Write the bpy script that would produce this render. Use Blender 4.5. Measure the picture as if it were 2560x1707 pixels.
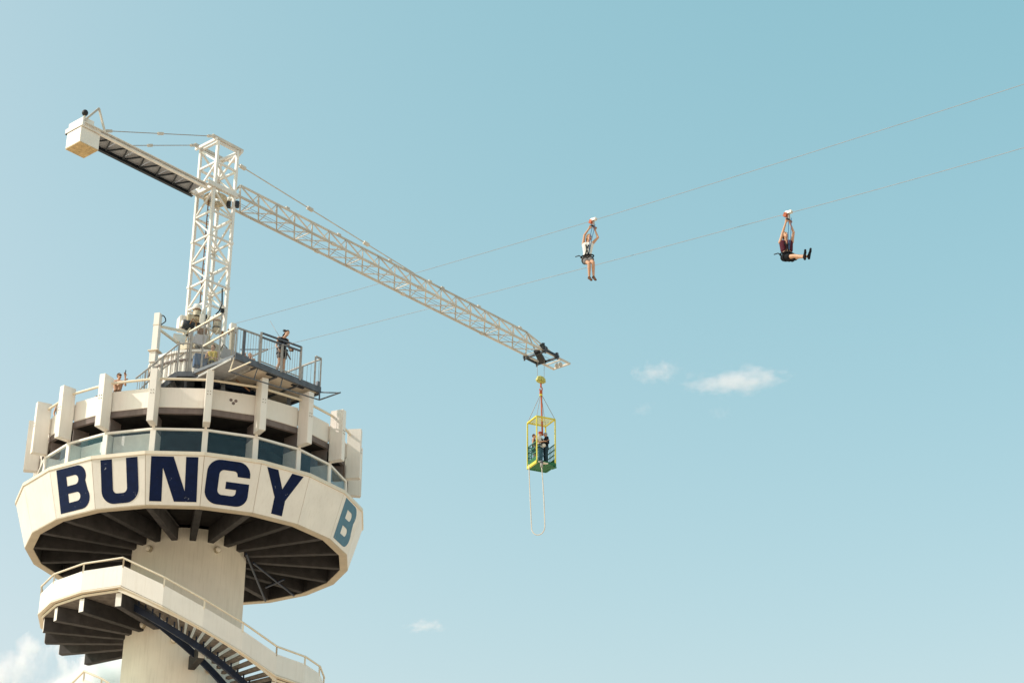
import bpy, bmesh, math, random
from mathutils import Vector, Matrix, Quaternion
random.seed(7)
R_ = math.radians
PI = math.pi
for o in list(bpy.data.objects):
    bpy.data.objects.remove(o)
scene = bpy.context.scene
COL = scene.collection

# ------------------------------------------------------------------ camera, sky, sun, exposure
cam = bpy.data.cameras.new('camera')
cam.lens = 63.446; cam.sensor_width = 36; cam.sensor_fit = 'HORIZONTAL'
cam.clip_start = .1; cam.clip_end = 20000
cam_o = bpy.data.objects.new('camera', cam); COL.objects.link(cam_o)
cam_o.location = (0, -69.02, 1.6)
cam_o.rotation_euler = (R_(90 + 25.116), 0, R_(-10.594))
scene.camera = cam_o

SUN_AZ, SUN_EL = -89.0, 37.0            # azimuth from -Y towards +X (sun stands left of the camera)
sd = Vector((math.cos(R_(SUN_EL)) * math.sin(R_(SUN_AZ)), -math.cos(R_(SUN_EL)) * math.cos(R_(SUN_AZ)), math.sin(R_(SUN_EL))))
world = bpy.data.worlds.new('World'); scene.world = world; world.use_nodes = True
wn = world.node_tree.nodes; wl = world.node_tree.links
sky = wn.new('ShaderNodeTexSky'); sky.sky_type = 'NISHITA'; sky.sun_disc = False
sky.sun_elevation = R_(SUN_EL); sky.sun_rotation = math.atan2(sd.x, sd.y)
sky.altitude = 0; sky.air_density = 1.0; sky.dust_density = 4.0; sky.ozone_density = 1.0
tint = wn.new('ShaderNodeMix'); tint.data_type = 'RGBA'; tint.blend_type = 'MULTIPLY'; tint.inputs[0].default_value = 1
tint.inputs[7].default_value = (1.375, 2.10, 1.83, 1)
sep = wn.new('ShaderNodeSeparateColor'); cmb = wn.new('ShaderNodeCombineColor'); wl.new(sky.outputs[0], sep.inputs[0])
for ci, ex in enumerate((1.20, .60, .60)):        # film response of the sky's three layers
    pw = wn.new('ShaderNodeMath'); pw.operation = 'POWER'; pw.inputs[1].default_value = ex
    sh = wn.new('ShaderNodeMath'); sh.operation = 'MINIMUM'; sh.inputs[1].default_value = (3.6, 14, 14)[ci]     # film-like cap; sets the fill from unseen sky near the sun
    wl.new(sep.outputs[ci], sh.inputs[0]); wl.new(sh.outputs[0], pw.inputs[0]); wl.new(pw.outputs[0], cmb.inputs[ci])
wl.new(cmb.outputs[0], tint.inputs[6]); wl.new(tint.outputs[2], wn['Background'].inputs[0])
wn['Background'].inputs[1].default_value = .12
sun = bpy.data.lights.new('sun', 'SUN'); sun.energy = 2.05; sun.angle = R_(.5); sun.color = (1, .90, .83)
sun_o = bpy.data.objects.new('sun', sun); COL.objects.link(sun_o)
sun_o.rotation_euler = (-sd).to_track_quat('-Z', 'Y').to_euler(); sun_o.location = (-40, 0, 60)
vs = scene.view_settings
vs.view_transform = 'Standard'; vs.look = 'None'; vs.gamma = 1; vs.exposure = .76
vs.use_curve_mapping = False

# ------------------------------------------------------------------ materials
def mat(name, col, rough=.6, metal=0, var=.06, scale=3.0, bump=0, streak=0, dirt=0, dirtcol=(.25, .2, .14), spec=.4, ovar=.03):
    m = bpy.data.materials.new(name); m.use_nodes = True
    nt = m.node_tree; b = nt.nodes['Principled BSDF']; N = nt.nodes.new; L = nt.links.new
    b.inputs['Roughness'].default_value = rough; b.inputs['Metallic'].default_value = metal
    b.inputs['Specular IOR Level'].default_value = spec
    tc = N('ShaderNodeTexCoord')
    geo = N('ShaderNodeNewGeometry')
    nz = N('ShaderNodeTexNoise'); nz.inputs['Scale'].default_value = scale; nz.inputs['Detail'].default_value = 6
    L(geo.outputs['Position'], nz.inputs['Vector'])
    mr = N('ShaderNodeMapRange'); mr.inputs[1].default_value = .3; mr.inputs[2].default_value = .7
    mr.inputs[3].default_value = 1 - var; mr.inputs[4].default_value = 1 + var
    L(nz.outputs[0], mr.inputs[0])
    oi = N('ShaderNodeObjectInfo'); ov = N('ShaderNodeMapRange'); ov.inputs[3].default_value = 1 - ovar; ov.inputs[4].default_value = 1 + ovar; L(oi.outputs['Random'], ov.inputs[0])
    om = N('ShaderNodeMath'); om.operation = 'MULTIPLY'; L(mr.outputs[0], om.inputs[0]); L(ov.outputs[0], om.inputs[1])
    mx = N('ShaderNodeMix'); mx.data_type = 'RGBA'; mx.blend_type = 'MULTIPLY'; mx.inputs[0].default_value = 1
    mx.inputs[6].default_value = (*col, 1); L(om.outputs[0], mx.inputs[7])
    out = mx.outputs[2]
    if streak or dirt:
        mp = N('ShaderNodeMapping'); mp.inputs['Scale'].default_value = (5, 5, .35)
        L(geo.outputs['Position'], mp.inputs[0])
        n2 = N('ShaderNodeTexNoise'); n2.inputs['Scale'].default_value = 2.2; n2.inputs['Detail'].default_value = 8
        n2.inputs['Roughness'].default_value = .7
        L(mp.outputs[0], n2.inputs['Vector'])
        r2 = N('ShaderNodeMapRange'); r2.inputs[1].default_value = .5; r2.inputs[2].default_value = .78
        r2.inputs[3].default_value = 0; r2.inputs[4].default_value = max(streak, dirt)
        L(n2.outputs[0], r2.inputs[0])
        m2 = N('ShaderNodeMix'); m2.data_type = 'RGBA'; m2.blend_type = 'MIX'
        L(r2.outputs[0], m2.inputs[0]); L(out, m2.inputs[6]); m2.inputs[7].default_value = (*dirtcol, 1)
        out = m2.outputs[2]
    L(out, b.inputs['Base Color'])
    if bump:
        n3 = N('ShaderNodeTexNoise'); n3.inputs['Scale'].default_value = scale * 9; n3.inputs['Detail'].default_value = 4
        L(geo.outputs['Position'], n3.inputs['Vector'])
        bp = N('ShaderNodeBump'); bp.inputs['Strength'].default_value = bump; bp.inputs['Distance'].default_value = .02
        L(n3.outputs[0], bp.inputs['Height']); L(bp.outputs[0], b.inputs['Normal'])
    return m

M = {}
M['cream'] = mat('cream_paint', (.84, .765, .685), .5, var=.045, scale=1.3, streak=.24, dirtcol=(.52, .42, .30), bump=.05)
M['cream_fin'] = mat('cream_fin_paint', (.88, .80, .715), .5, var=.03, scale=1.1, streak=.22, dirtcol=(.52, .43, .31), bump=.05)
M['rim'] = mat('tan_rim_paint', (.56, .46, .335), .6, var=.08, scale=2, streak=.35, dirtcol=(.30, .23, .15))
M['cap'] = mat('cap_paint', (.78, .67, .53), .45, var=.04, scale=2, streak=.2, dirtcol=(.4, .29, .17))
M['joint'] = mat('joint_sealant', (.40, .30, .19), .8, var=.2)
M['column'] = mat('painted_concrete', (.86, .77, .65), .8, var=.07, scale=.7, streak=.3, dirtcol=(.46, .37, .26), bump=.25)
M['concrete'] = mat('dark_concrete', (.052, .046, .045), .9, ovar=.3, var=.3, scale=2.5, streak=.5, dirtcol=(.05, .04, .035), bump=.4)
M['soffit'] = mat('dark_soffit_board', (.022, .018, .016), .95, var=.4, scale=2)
M['fascia'] = mat('brown_fascia', (.20, .155, .14), .85, var=.15, scale=3, streak=.4, dirtcol=(.1, .08, .07))
M['navy'] = mat('navy_letter_paint', (.0025, .009, .045), .6, var=.2, scale=6, spec=.15)
M['teal'] = mat('faded_teal_letter_paint', (.065, .17, .24), .55, var=.12, scale=4)
M['mast'] = mat('cream_steel_paint', (.78, .73, .67), .45, var=.1, ovar=.1, scale=2, streak=.25, dirtcol=(.42, .29, .17))
M['jib'] = mat('worn_cream_jib_paint', (.60, .53, .45), .5, var=.14, ovar=.16, scale=1.5, streak=.4, dirtcol=(.36, .25, .14))
M['darksteel'] = mat('dark_painted_steel', (.018, .022, .03), .5, var=.3)
M['galv'] = mat('galvanised_steel', (.36, .335, .31), .55, .1, var=.2, scale=6)
M['galvdark'] = mat('weathered_grey_steel', (.115, .12, .135), .55, .25, var=.25, scale=4)
M['grating'] = mat('grey_grating', (.36, .355, .37), .7, .1, var=.12, scale=8)
M['bluesteel'] = mat('navy_steel_stringer', (.012, .02, .045), .5, var=.3)
M['tread'] = mat('weathered_tread', (.17, .14, .12), .85, var=.3, scale=5)
M['rail'] = mat('cream_tube_paint', (.80, .68, .52), .4, var=.05)
M['plywood'] = mat('pale_plywood_soffit', (.66, .55, .44), .8, var=.14, scale=2.5, streak=.3, dirtcol=(.42, .33, .25))
M['counterwood'] = mat('ochre_counterweight_base', (.62, .44, .22), .75, var=.22, scale=6)
M['white'] = mat('off_white_paint', (.83, .77, .69), .45, var=.04)
M['rope'] = mat('steel_wire_rope', (.34, .29, .25), .5, .2, var=.1)
M['cable'] = mat('zip_wire', (.30, .28, .28), .5, .2, var=.1)
M['bungee'] = mat('pale_bungee_rubber', (.66, .56, .46), .8, var=.12, scale=12)
M['yellow'] = mat('yellow_paint', (.70, .60, .07), .5, var=.1, scale=5, streak=.2, dirtcol=(.4, .3, .05))
M['green'] = mat('green_paint', (.02, .15, .05), .6, var=.2, scale=5)
M['teal_mesh'] = mat('green_mesh', (.03, .16, .12), .6, var=.2)
M['hook'] = mat('mustard_hook_block', (.50, .46, .12), .5, var=.3, scale=12)
M['red'] = mat('red_strap', (.46, .10, .035), .7, var=.15)
M['black'] = mat('black_rubber', (.012, .012, .013), .55, var=.2)
M['motor'] = mat('grimy_cream_machine', (.50, .42, .29), .5, var=.25, scale=9, streak=.5, dirtcol=(.16, .1, .05))
M['rust'] = mat('rusty_brown', (.24, .11, .05), .7, var=.3, scale=9)
M['blue'] = mat('blue_plastic', (.04, .13, .28), .5, var=.2)
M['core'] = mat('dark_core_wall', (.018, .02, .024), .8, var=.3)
M['floor'] = mat('gallery_floor', (.12, .11, .10), .8, var=.2)
M['ground'] = mat('bounce_sand', (.60, .475, .36), .95, var=.12, scale=.05)
SK = {}
for nm, c in dict(light=(.60, .36, .24), tan=(.56, .30, .18), mid=(.60, .35, .23)).items():
    SK[nm] = mat('skin_' + nm, c, .5, var=.05, scale=14)
def cloth(name, c): return mat('cloth_' + name, c, .9, var=.12, scale=22, spec=.15)
CL = dict(white=cloth('white', (.80, .76, .70)), black=cloth('black', (.012, .012, .015)), navy=cloth('navy', (.02, .028, .05)),
          grey=cloth('grey', (.17, .15, .145)), jeans=cloth('jeans', (.07, .155, .20)), maroon=cloth('maroon', (.085, .018, .03)),
          brown=cloth('brown', (.12, .06, .035)), orange=cloth('orange', (.62, .26, .08)), yellow=cloth('yellow', (.62, .46, .10)),
          dkjeans=cloth('dark_jeans', (.03, .06, .08)), sand=cloth('sand', (.55, .44, .34)), lgrey=cloth('light_grey', (.36, .36, .36)), hair_dark=cloth('dark_hair', (.022, .012, .008)),
          hair_brown=cloth('brown_hair', (.10, .045, .02)), hair_fair=cloth('fair_hair', (.33, .17, .08)), red=cloth('red', (.40, .05, .03)))

def glass_mat():
    m = bpy.data.materials.new('tinted_glass'); m.use_nodes = True
    nt = m.node_tree; nt.nodes.remove(nt.nodes['Principled BSDF']); N = nt.nodes.new; L = nt.links.new
    tr = N('ShaderNodeBsdfTransparent'); tr.inputs[0].default_value = (.92, .95, .96, 1)
    gl = N('ShaderNodeBsdfGlossy'); gl.inputs['Roughness'].default_value = .015; gl.inputs[0].default_value = (.70, .90, 1, 1)
    fr = N('ShaderNodeFresnel'); fr.inputs[0].default_value = 1.48
    bk = N('ShaderNodeNewGeometry'); fm = N('ShaderNodeMath'); fm.operation = 'SUBTRACT'; fm.use_clamp = True     # reflect on the outer face only
    L(fr.outputs[0], fm.inputs[0]); L(bk.outputs['Backfacing'], fm.inputs[1])
    ad = N('ShaderNodeMixShader'); L(fm.outputs[0], ad.inputs[0]); L(tr.outputs[0], ad.inputs[1]); L(gl.outputs[0], ad.inputs[2])
    # dried salt and dust on the pane
    df = N('ShaderNodeBsdfDiffuse'); df.inputs[0].default_value = (.16, .34, .42, 1)
    g = N('ShaderNodeNewGeometry'); nz = N('ShaderNodeTexNoise'); nz.inputs['Scale'].default_value = 5; nz.inputs['Detail'].default_value = 7
    L(g.outputs['Position'], nz.inputs['Vector'])
    mr = N('ShaderNodeMapRange'); mr.inputs[1].default_value = .3; mr.inputs[2].default_value = .75; mr.inputs[3].default_value = .0; mr.inputs[4].default_value = .05
    L(nz.outputs[0], mr.inputs[0])
    m2 = N('ShaderNodeMixShader'); L(mr.outputs[0], m2.inputs[0]); L(ad.outputs[0], m2.inputs[1]); L(df.outputs[0], m2.inputs[2])
    L(m2.outputs[0], nt.nodes['Material Output'].inputs[0])
    return m
M['glass'] = glass_mat()

# chipped paint on the letters: pale flecks where the navy has worn through
def chip(m, base):
    nt = m.node_tree; b = nt.nodes['Principled BSDF']; N = nt.nodes.new; L = nt.links.new
    src = b.inputs['Base Color'].links[0].from_socket
    g = N('ShaderNodeNewGeometry'); nz = N('ShaderNodeTexNoise'); nz.inputs['Scale'].default_value = 4.2; nz.inputs['Detail'].default_value = 9; nz.inputs['Roughness'].default_value = .72
    L(g.outputs['Position'], nz.inputs['Vector'])
    mr = N('ShaderNodeMapRange'); mr.inputs[1].default_value = .645; mr.inputs[2].default_value = .69; L(nz.outputs[0], mr.inputs[0])
    mx = N('ShaderNodeMix'); mx.data_type = 'RGBA'; L(mr.outputs[0], mx.inputs[0]); L(src, mx.inputs[6]); mx.inputs[7].default_value = (*base, 1)
    L(mx.outputs[2], b.inputs['Base Color'])
chip(M['navy'], (.35, .37, .42)); chip(M['teal'], (.45, .5, .5))

# ------------------------------------------------------------------ object helpers
WM = {}                                     # world matrix of every object made here
def link(o, parent=None, world=Matrix.Identity(4)):
    COL.objects.link(o)
    if parent is not None:
        o.parent = parent; o.matrix_parent_inverse = WM[parent.name].inverted()
    o.matrix_basis = world; WM[o.name] = world.copy()
    return o
def tag(o, label=None, cat=None, group=None, kind=None):
    for k, v in (('label', label), ('category', cat), ('group', group), ('kind', kind)):
        if v: o[k] = v
    return o
def thing(name, loc, label, cat, group=None):
    o = bpy.data.objects.new(name, None); o.empty_display_size = .3
    link(o, None, Matrix.Translation(loc)); return tag(o, label, cat, group)
def mesh_from(name, verts, faces, material, smooth=False):
    me = bpy.data.meshes.new(name); me.from_pydata([tuple(v) for v in verts], [], faces); me.update()
    bm = bmesh.new(); bm.from_mesh(me); bmesh.ops.recalc_face_normals(bm, faces=bm.faces); bm.to_mesh(me); bm.free()
    if material: me.materials.append(material)
    if smooth:
        for p in me.polygons: p.use_smooth = True
    return me
def add(name, me, parent=None, world=Matrix.Identity(4)):
    return link(bpy.data.objects.new(name, me), parent, world)

_unit = {}
def unit(kind, m):
    k = (kind, m.name)
    if k in _unit: return _unit[k]
    bm = bmesh.new()
    if kind == 'box':
        bmesh.ops.create_cube(bm, size=1)
    elif kind == 'tube':
        bmesh.ops.create_cone(bm, segments=12, radius1=.5, radius2=.5, depth=1, cap_ends=True)
    elif kind == 'ball':
        bmesh.ops.create_uvsphere(bm, u_segments=16, v_segments=10, radius=.5)
    elif kind == 'angle':                    # L-section bar
        for (x, y, sx, sy) in ((0, -.42, 1, .16), (-.42, .08, .16, .84)):
            bmesh.ops.create_cube(bm, size=1, matrix=Matrix.Translation((x, y, 0)) @ Matrix.Diagonal((sx, sy, 1, 1)))
    elif kind == 'channel':                  # C-section beam
        for (x, y, sx, sy) in ((0, -.45, 1, .1), (0, .45, 1, .1), (-.42, 0, .16, .8)):
            bmesh.ops.create_cube(bm, size=1, matrix=Matrix.Translation((x, y, 0)) @ Matrix.Diagonal((sx, sy, 1, 1)))
    me = bpy.data.meshes.new(kind); bm.to_mesh(me); bm.free(); me.materials.append(m)
    if kind in ('tube', 'ball'):
        for p in me.polygons: p.use_smooth = len(p.vertices) == 4 or kind == 'ball'
    _unit[k] = me; return me
def bar_matrix(p0, p1, w, h, up=Vector((0, 0, 1))):
    p0 = Vector(p0); p1 = Vector(p1); d = p1 - p0; L = d.length; z = d / L
    x = Vector(up).cross(z)
    if x.length < 1e-3: x = Vector((1, 0, 0)).cross(z) if abs(z.x) < .9 else Vector((0, 1, 0)).cross(z)
    x.normalize(); y = z.cross(x)
    m = Matrix((x, y, z)).transposed().to_4x4()
    return Matrix.Translation((p0 + p1) / 2) @ m @ Matrix.Diagonal((w, h, L, 1))
def bar(name, p0, p1, w, m, parent=None, h=None, kind='box', up=Vector((0, 0, 1))):
    return add(name, unit(kind, M[m] if isinstance(m, str) else m), parent, bar_matrix(p0, p1, w, h or w, up))
def tube(name, p0, p1, d, m, parent=None): return bar(name, p0, p1, d, m, parent, kind='tube')
def box(name, c, size, rotz, m, parent=None, bevel=0):
    if bevel:
        bm = bmesh.new(); bmesh.ops.create_cube(bm, size=1, matrix=Matrix.Diagonal((*size, 1)))
        bmesh.ops.bevel(bm, geom=bm.edges[:], offset=bevel, segments=2, affect='EDGES')
        me = bpy.data.meshes.new(name); bm.to_mesh(me); bm.free(); me.materials.append(M[m])
        return add(name, me, parent, Matrix.Translation(c) @ Matrix.Rotation(rotz, 4, 'Z'))
    return add(name, unit('box', M[m]), parent, Matrix.Translation(c) @ Matrix.Rotation(rotz, 4, 'Z') @ Matrix.Diagonal((*size, 1)))
def path_tube(name, pts, r, m, parent=None, seg=8):
    pts = [Vector(p) for p in pts]; V = []; F = []
    prev = None
    for i, p in enumerate(pts):
        d = (pts[min(i + 1, len(pts) - 1)] - pts[max(i - 1, 0)]).normalized()
        a = prev - d * prev.dot(d) if prev else (Vector((0, 0, 1)).cross(d) if abs(d.z) < .95 else Vector((1, 0, 0)).cross(d))
        a.normalize(); b = d.cross(a); prev = a
        for s in range(seg):
            t = 2 * PI * s / seg; V.append(p + (a * math.cos(t) + b * math.sin(t)) * r)
    for i in range(len(pts) - 1):
        for s in range(seg):
            F.append((i * seg + s, i * seg + (s + 1) % seg, (i + 1) * seg + (s + 1) % seg, (i + 1) * seg + s))
    F.append(tuple(range(seg))); F.append(tuple((len(pts) - 1) * seg + s for s in range(seg)))
    return add(name, mesh_from(name, V, F, M[m] if isinstance(m, str) else m, True), parent)
def lathe(name, prof, m, parent=None, seg=64, world=Matrix.Identity(4), smooth=True, closed=True):
    V = []; F = []; n = len(prof)
    for s in range(seg):
        a = 2 * PI * s / seg
        for r, z in prof: V.append((r * math.sin(a), -r * math.cos(a), z))
    for s in range(seg):
        t = (s + 1) % seg
        for i in range(n if closed else n - 1):
            k = (i + 1) % n
            F.append((s * n + i, t * n + i, t * n + k, s * n + k))
    me = mesh_from(name, V, F, M[m])
    if smooth:
        for p in me.polygons: p.use_smooth = True
        me.set_sharp_from_angle(angle=R_(35))
    return add(name, me, parent, world)
def hexa(bot, top):                          # 8 corners -> closed box-like mesh data
    return list(bot) + list(top), [(3, 2, 1, 0), (4, 5, 6, 7), (0, 1, 5, 4), (1, 2, 6, 5), (2, 3, 7, 6), (3, 0, 4, 7)]
def bevel_mesh(me, off, seg=1):
    bm = bmesh.new(); bm.from_mesh(me); bmesh.ops.bevel(bm, geom=bm.edges[:], offset=off, segments=seg, affect='EDGES'); bm.to_mesh(me); bm.free(); return me

# ------------------------------------------------------------------ the setting
gr = add('ground', mesh_from('ground', [(-5000, -5000, 0), (5000, -5000, 0), (5000, 5000, 0), (-5000, 5000, 0)], [(0, 1, 2, 3)], M['ground']))  # unseen sand sheet added for warm bounce, its colour raised for fill
tag(gr, 'unseen pale sand sheet added to bounce warm light up the tower', 'ground', kind='structure')

# ------------------------------------------------------------------ the tower
NS = 20; STEP = 2 * PI / NS; PHI = -1.5333
def A(k): return PHI + k * STEP
def RZ(a): return Matrix.Rotation(a, 4, 'Z')
C9, S9 = math.cos(STEP / 2), math.sin(STEP / 2)
def pol(k_or_a, r, z, isang=False):
    a = k_or_a if isang else A(k_or_a)
    return Vector((r * math.sin(a), -r * math.cos(a), z))
ZB, ZT, ZW = 23.97, 25.70, 27.02
tower = thing('lookout_tower', (0, 0, 0), 'cream round lookout tower with BUNGY lettering round its lower gallery', 'tower')
lathe('column', [(0, .0), (2.217, 0), (2.217, 24.5), (0, 24.5)], 'column', tower, 96, closed=False)
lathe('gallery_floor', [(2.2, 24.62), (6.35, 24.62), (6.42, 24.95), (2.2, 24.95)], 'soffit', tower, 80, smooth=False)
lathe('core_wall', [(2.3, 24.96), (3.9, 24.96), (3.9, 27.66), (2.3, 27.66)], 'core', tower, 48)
def quadslab(R0, z0, R1, z1, thick, gap=0, nrm_in=True):
    """panel between two ring corners, outer face from (R0,z0) to (R1,z1), canonical at azimuth 0"""
    def row(R, z, t):
        y = -(R * C9 - t); x = R * S9 - gap
        return [(-x, y, z), (x, y, z)]
    a = row(R0, z0, 0); b = row(R1, z1, 0); c = row(R0, z0, thick); d = row(R1, z1, thick)
    V = [a[0], a[1], c[1], c[0], b[0], b[1], d[1], d[0]]
    return hexa(V[:4], V[4:])
RB, RT, RW = 6.2825, 6.80, 6.11
me_panel = bevel_mesh(mesh_from('parapet_panel', *quadslab(RB, ZB + .002, RT, ZT, .06, .011), M['cream']), .006)
me_joint = mesh_from('joint_strip', *hexa([(-.03, -(RB - .03), ZB + .02), (.03, -(RB - .03), ZB + .02), (.03, -(RB - .06), ZB + .02), (-.03, -(RB - .06), ZB + .02)],
                                          [(-.03, -(RT - .03), ZT - .01), (.03, -(RT - .03), ZT - .01), (.03, -(RT - .06), ZT - .01), (-.03, -(RT - .06), ZT - .01)]), M['joint'])
def chordbox(Ro, Ri, z0, z1, gap=0):
    yo, yi = -Ro * C9, -Ri * C9; xo, xi = Ro * S9 - gap, Ri * S9 - gap
    return hexa([(-xo, yo, z0), (xo, yo, z0), (xi, yi, z0), (-xi, yi, z0)], [(-xo, yo, z1), (xo, yo, z1), (xi, yi, z1), (-xi, yi, z1)])
me_cap = bevel_mesh(mesh_from('cap', *chordbox(RT + .045, RT - .16, ZT + .003, ZT + .145, .001), M['cap']), .008)
me_rim = mesh_from('rim_soffit', *chordbox(RB - .012, 5.96, ZB - .03, ZB, .002), M['rim'])
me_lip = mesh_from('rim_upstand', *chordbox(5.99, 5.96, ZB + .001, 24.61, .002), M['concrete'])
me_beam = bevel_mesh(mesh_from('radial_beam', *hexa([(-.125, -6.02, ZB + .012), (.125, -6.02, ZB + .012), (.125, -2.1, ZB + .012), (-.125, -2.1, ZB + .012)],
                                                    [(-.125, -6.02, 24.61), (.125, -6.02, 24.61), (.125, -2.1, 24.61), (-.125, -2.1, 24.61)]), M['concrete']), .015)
me_gpost = bevel_mesh(mesh_from('glazing_post', *hexa([(-.105, -RW - .03, ZT - .2), (.105, -RW - .03, ZT - .2), (.105, -RW + .07, ZT - .2), (-.105, -RW + .07, ZT - .2)],
                                                      [(-.105, -RW - .03, ZW), (.105, -RW - .03, ZW), (.105, -RW + .07, ZW), (-.105, -RW + .07, ZW)]), M['cream_fin']), .01)
me_pane = mesh_from('glass_pane', *hexa([(-RW * S9 + .08, -RW * C9, ZT - .15), (RW * S9 - .08, -RW * C9, ZT - .15), (RW * S9 - .08, -RW * C9 + .012, ZT - .15), (-RW * S9 + .08, -RW * C9 + .012, ZT - .15)],
                                        [(-RW * S9 + .08, -RW * C9, ZW - .06), (RW * S9 - .08, -RW * C9, ZW - .06), (RW * S9 - .08, -RW * C9 + .012, ZW - .06), (-RW * S9 + .08, -RW * C9 + .012, ZW - .06)]), M['glass'])
me_trail = bevel_mesh(mesh_from('top_rail', *chordbox(RW + .045, RW - .06, ZW - .075, ZW + .012, .004), M['cream_fin']), .006)
me_rpost = mesh_from('roof_post', *hexa([(-.045, -6.16, ZW), (.045, -6.16, ZW), (.045, -6.07, ZW), (-.045, -6.07, ZW)],
                                        [(-.045, -6.16, 27.66), (.045, -6.16, 27.66), (.045, -6.07, 27.66), (-.045, -6.07, 27.66)]), M['cream_fin'])
me_rad = mesh_from('partition', *hexa([(-.05, -6.02, 24.96), (.05, -6.02, 24.96), (.05, -5.28, 24.96), (-.05, -5.28, 24.96)],
                                      [(-.05, -6.02, 27.0), (.05, -6.02, 27.0), (.05, -5.28, 27.0), (-.05, -5.28, 27.0)]), M['cream'])
me_shade_top = mesh_from('partition_shade_top', *hexa([(-.04, -5.95, 27.002), (.04, -5.95, 27.002), (.04, -5.28, 27.002), (-.04, -5.28, 27.002)], [(-.04, -5.95, 27.66), (.04, -5.95, 27.66), (.04, -5.28, 27.66), (-.04, -5.28, 27.66)]), M['fascia'])  # upper part of each partition; darker brown paints in the deck's shade
me_fascia = mesh_from('deck_fascia', *chordbox(6.03, 5.9, 27.66, 27.885, .003), M['fascia'])
me_guard = bevel_mesh(mesh_from('guard_panel', *chordbox(6.06, 5.99, 27.89, 28.69, .075), M['cream_fin']), .01, 2)
me_fin = bevel_mesh(mesh_from('fin', *hexa([(-.13, -6.68, 27.09), (.13, -6.68, 27.09), (.13, -6.12, 27.09), (-.13, -6.12, 27.09)],
                                           [(-.13, -6.68, 29.20), (.13, -6.68, 29.20), (.13, -6.12, 29.20), (-.13, -6.12, 29.20)]), M['cream_fin']), .012, 2)
me_bracket = mesh_from('fin_bracket', *hexa([(-.05, -6.13, 28.0), (.05, -6.13, 28.0), (.05, -5.98, 28.0), (-.05, -5.98, 28.0)],
                                            [(-.05, -6.13, 28.6), (.05, -6.13, 28.6), (.05, -5.98, 28.6), (-.05, -5.98, 28.6)]), M['cream_fin'])
bm = bmesh.new()
for s in (-1, 1):
    for zz in (28.20, 28.32):
        for xx in (-.05, .05):
            bmesh.ops.create_cone(bm, segments=8, radius1=.017, radius2=.017, depth=.02, cap_ends=True, matrix=Matrix.Translation((xx, -6.685, zz)) @ Matrix.Rotation(PI / 2, 4, 'X'))
me_bolt = bpy.data.meshes.new('bolts'); bm.to_mesh(me_bolt); bm.free(); me_bolt.materials.append(M['joint'])
panels = {}
for k in range(NS):
    kk = k if k < 14 else k - NS
    ma, mk = RZ(A(kk + .5)), RZ(A(kk))
    panels[kk] = add('parapet_panel', me_panel, tower, ma)
    add('joint_strip', me_joint, tower, mk)
    add('cap', me_cap, tower, ma)
    add('rim_soffit', me_rim, tower, ma)
    add('rim_upstand', me_lip, tower, ma)
    add('radial_beam', me_beam, tower, mk)
    add('glazing_post', me_gpost, tower, mk)
    add('glass_pane', me_pane, tower, ma)
    add('top_rail', me_trail, tower, ma)
    add('roof_post', me_rpost, tower, mk)
    add('partition', me_rad, tower, mk)
    add('partition_shade_top', me_shade_top, tower, mk)
    add('deck_fascia', me_fascia, tower, ma)
    g = add('guard_panel', me_guard, tower, ma)
    if kk == 5:
        for (dx, dz) in ((-.1, .06), (.09, .05), (0, -.06)):
            tube('vent_hole', ma @ Vector((.02 + dx, -6.06 * C9 - .008, 28.30 + dz)), ma @ Vector((.02 + dx, -6.06 * C9 + .01, 28.30 + dz)), .125, 'fascia', g)
    f = add('fin', me_fin, tower, mk)
    add('fin_bolts', me_bolt, f, mk)
    add('fin_bracket', me_bracket, tower, mk)
    tube('handrail', pol(kk, 6.25, 28.96), pol(kk + 1, 6.25, 28.96), .10, 'rail', tower)
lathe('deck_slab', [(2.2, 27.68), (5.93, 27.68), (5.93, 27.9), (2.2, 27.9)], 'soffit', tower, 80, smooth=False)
# pale stair enclosure inside the gallery, behind the bay left of the N
for k, r in ((1, 5.55), (2, 5.6), (3, 5.75)):
    add('enclosure_wall', mesh_from('enclosure_wall', *chordbox(r, r - .06, 24.96, 26.98, .1), M['white']), tower, RZ(A(k + .5)))
for k, az, z in ((4, -7.6, 25.9), (4, -2.9, 25.55), (5, 14.4, 26.3)):
    box('gallery_lamp', pol(R_(az), 5.5, z, True), (.16, .05, .1), R_(az), 'white', tower, .01)
# fluted drum that carries the crane
V = []; F = []; nf = 64
for i in range(nf * 4):
    a = 2 * PI * i / (nf * 4); r = 2.2 if i % 4 in (0, 1) else 2.15
    V += [(r * math.sin(a), -r * math.cos(a), 27.9), (r * math.sin(a), -r * math.cos(a), 31.9)]
n4 = nf * 4
for i in range(n4): F.append((2 * i, 2 * ((i + 1) % n4), 2 * ((i + 1) % n4) + 1, 2 * i + 1))
F.append(tuple(2 * i + 1 for i in range(n4)))
add('fluted_drum', mesh_from('fluted_drum', V, F, M['cream']), tower)
lathe('drum_rim', [(2.1, 31.55), (2.24, 31.55), (2.24, 31.62), (2.1, 31.62)], 'fascia', tower, 64)
lathe('drum_cap', [(0, 31.9), (2.27, 31.9), (2.27, 32.0), (1.2, 32.5), (0, 32.5)], 'cream', tower, 64, closed=False)
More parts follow.
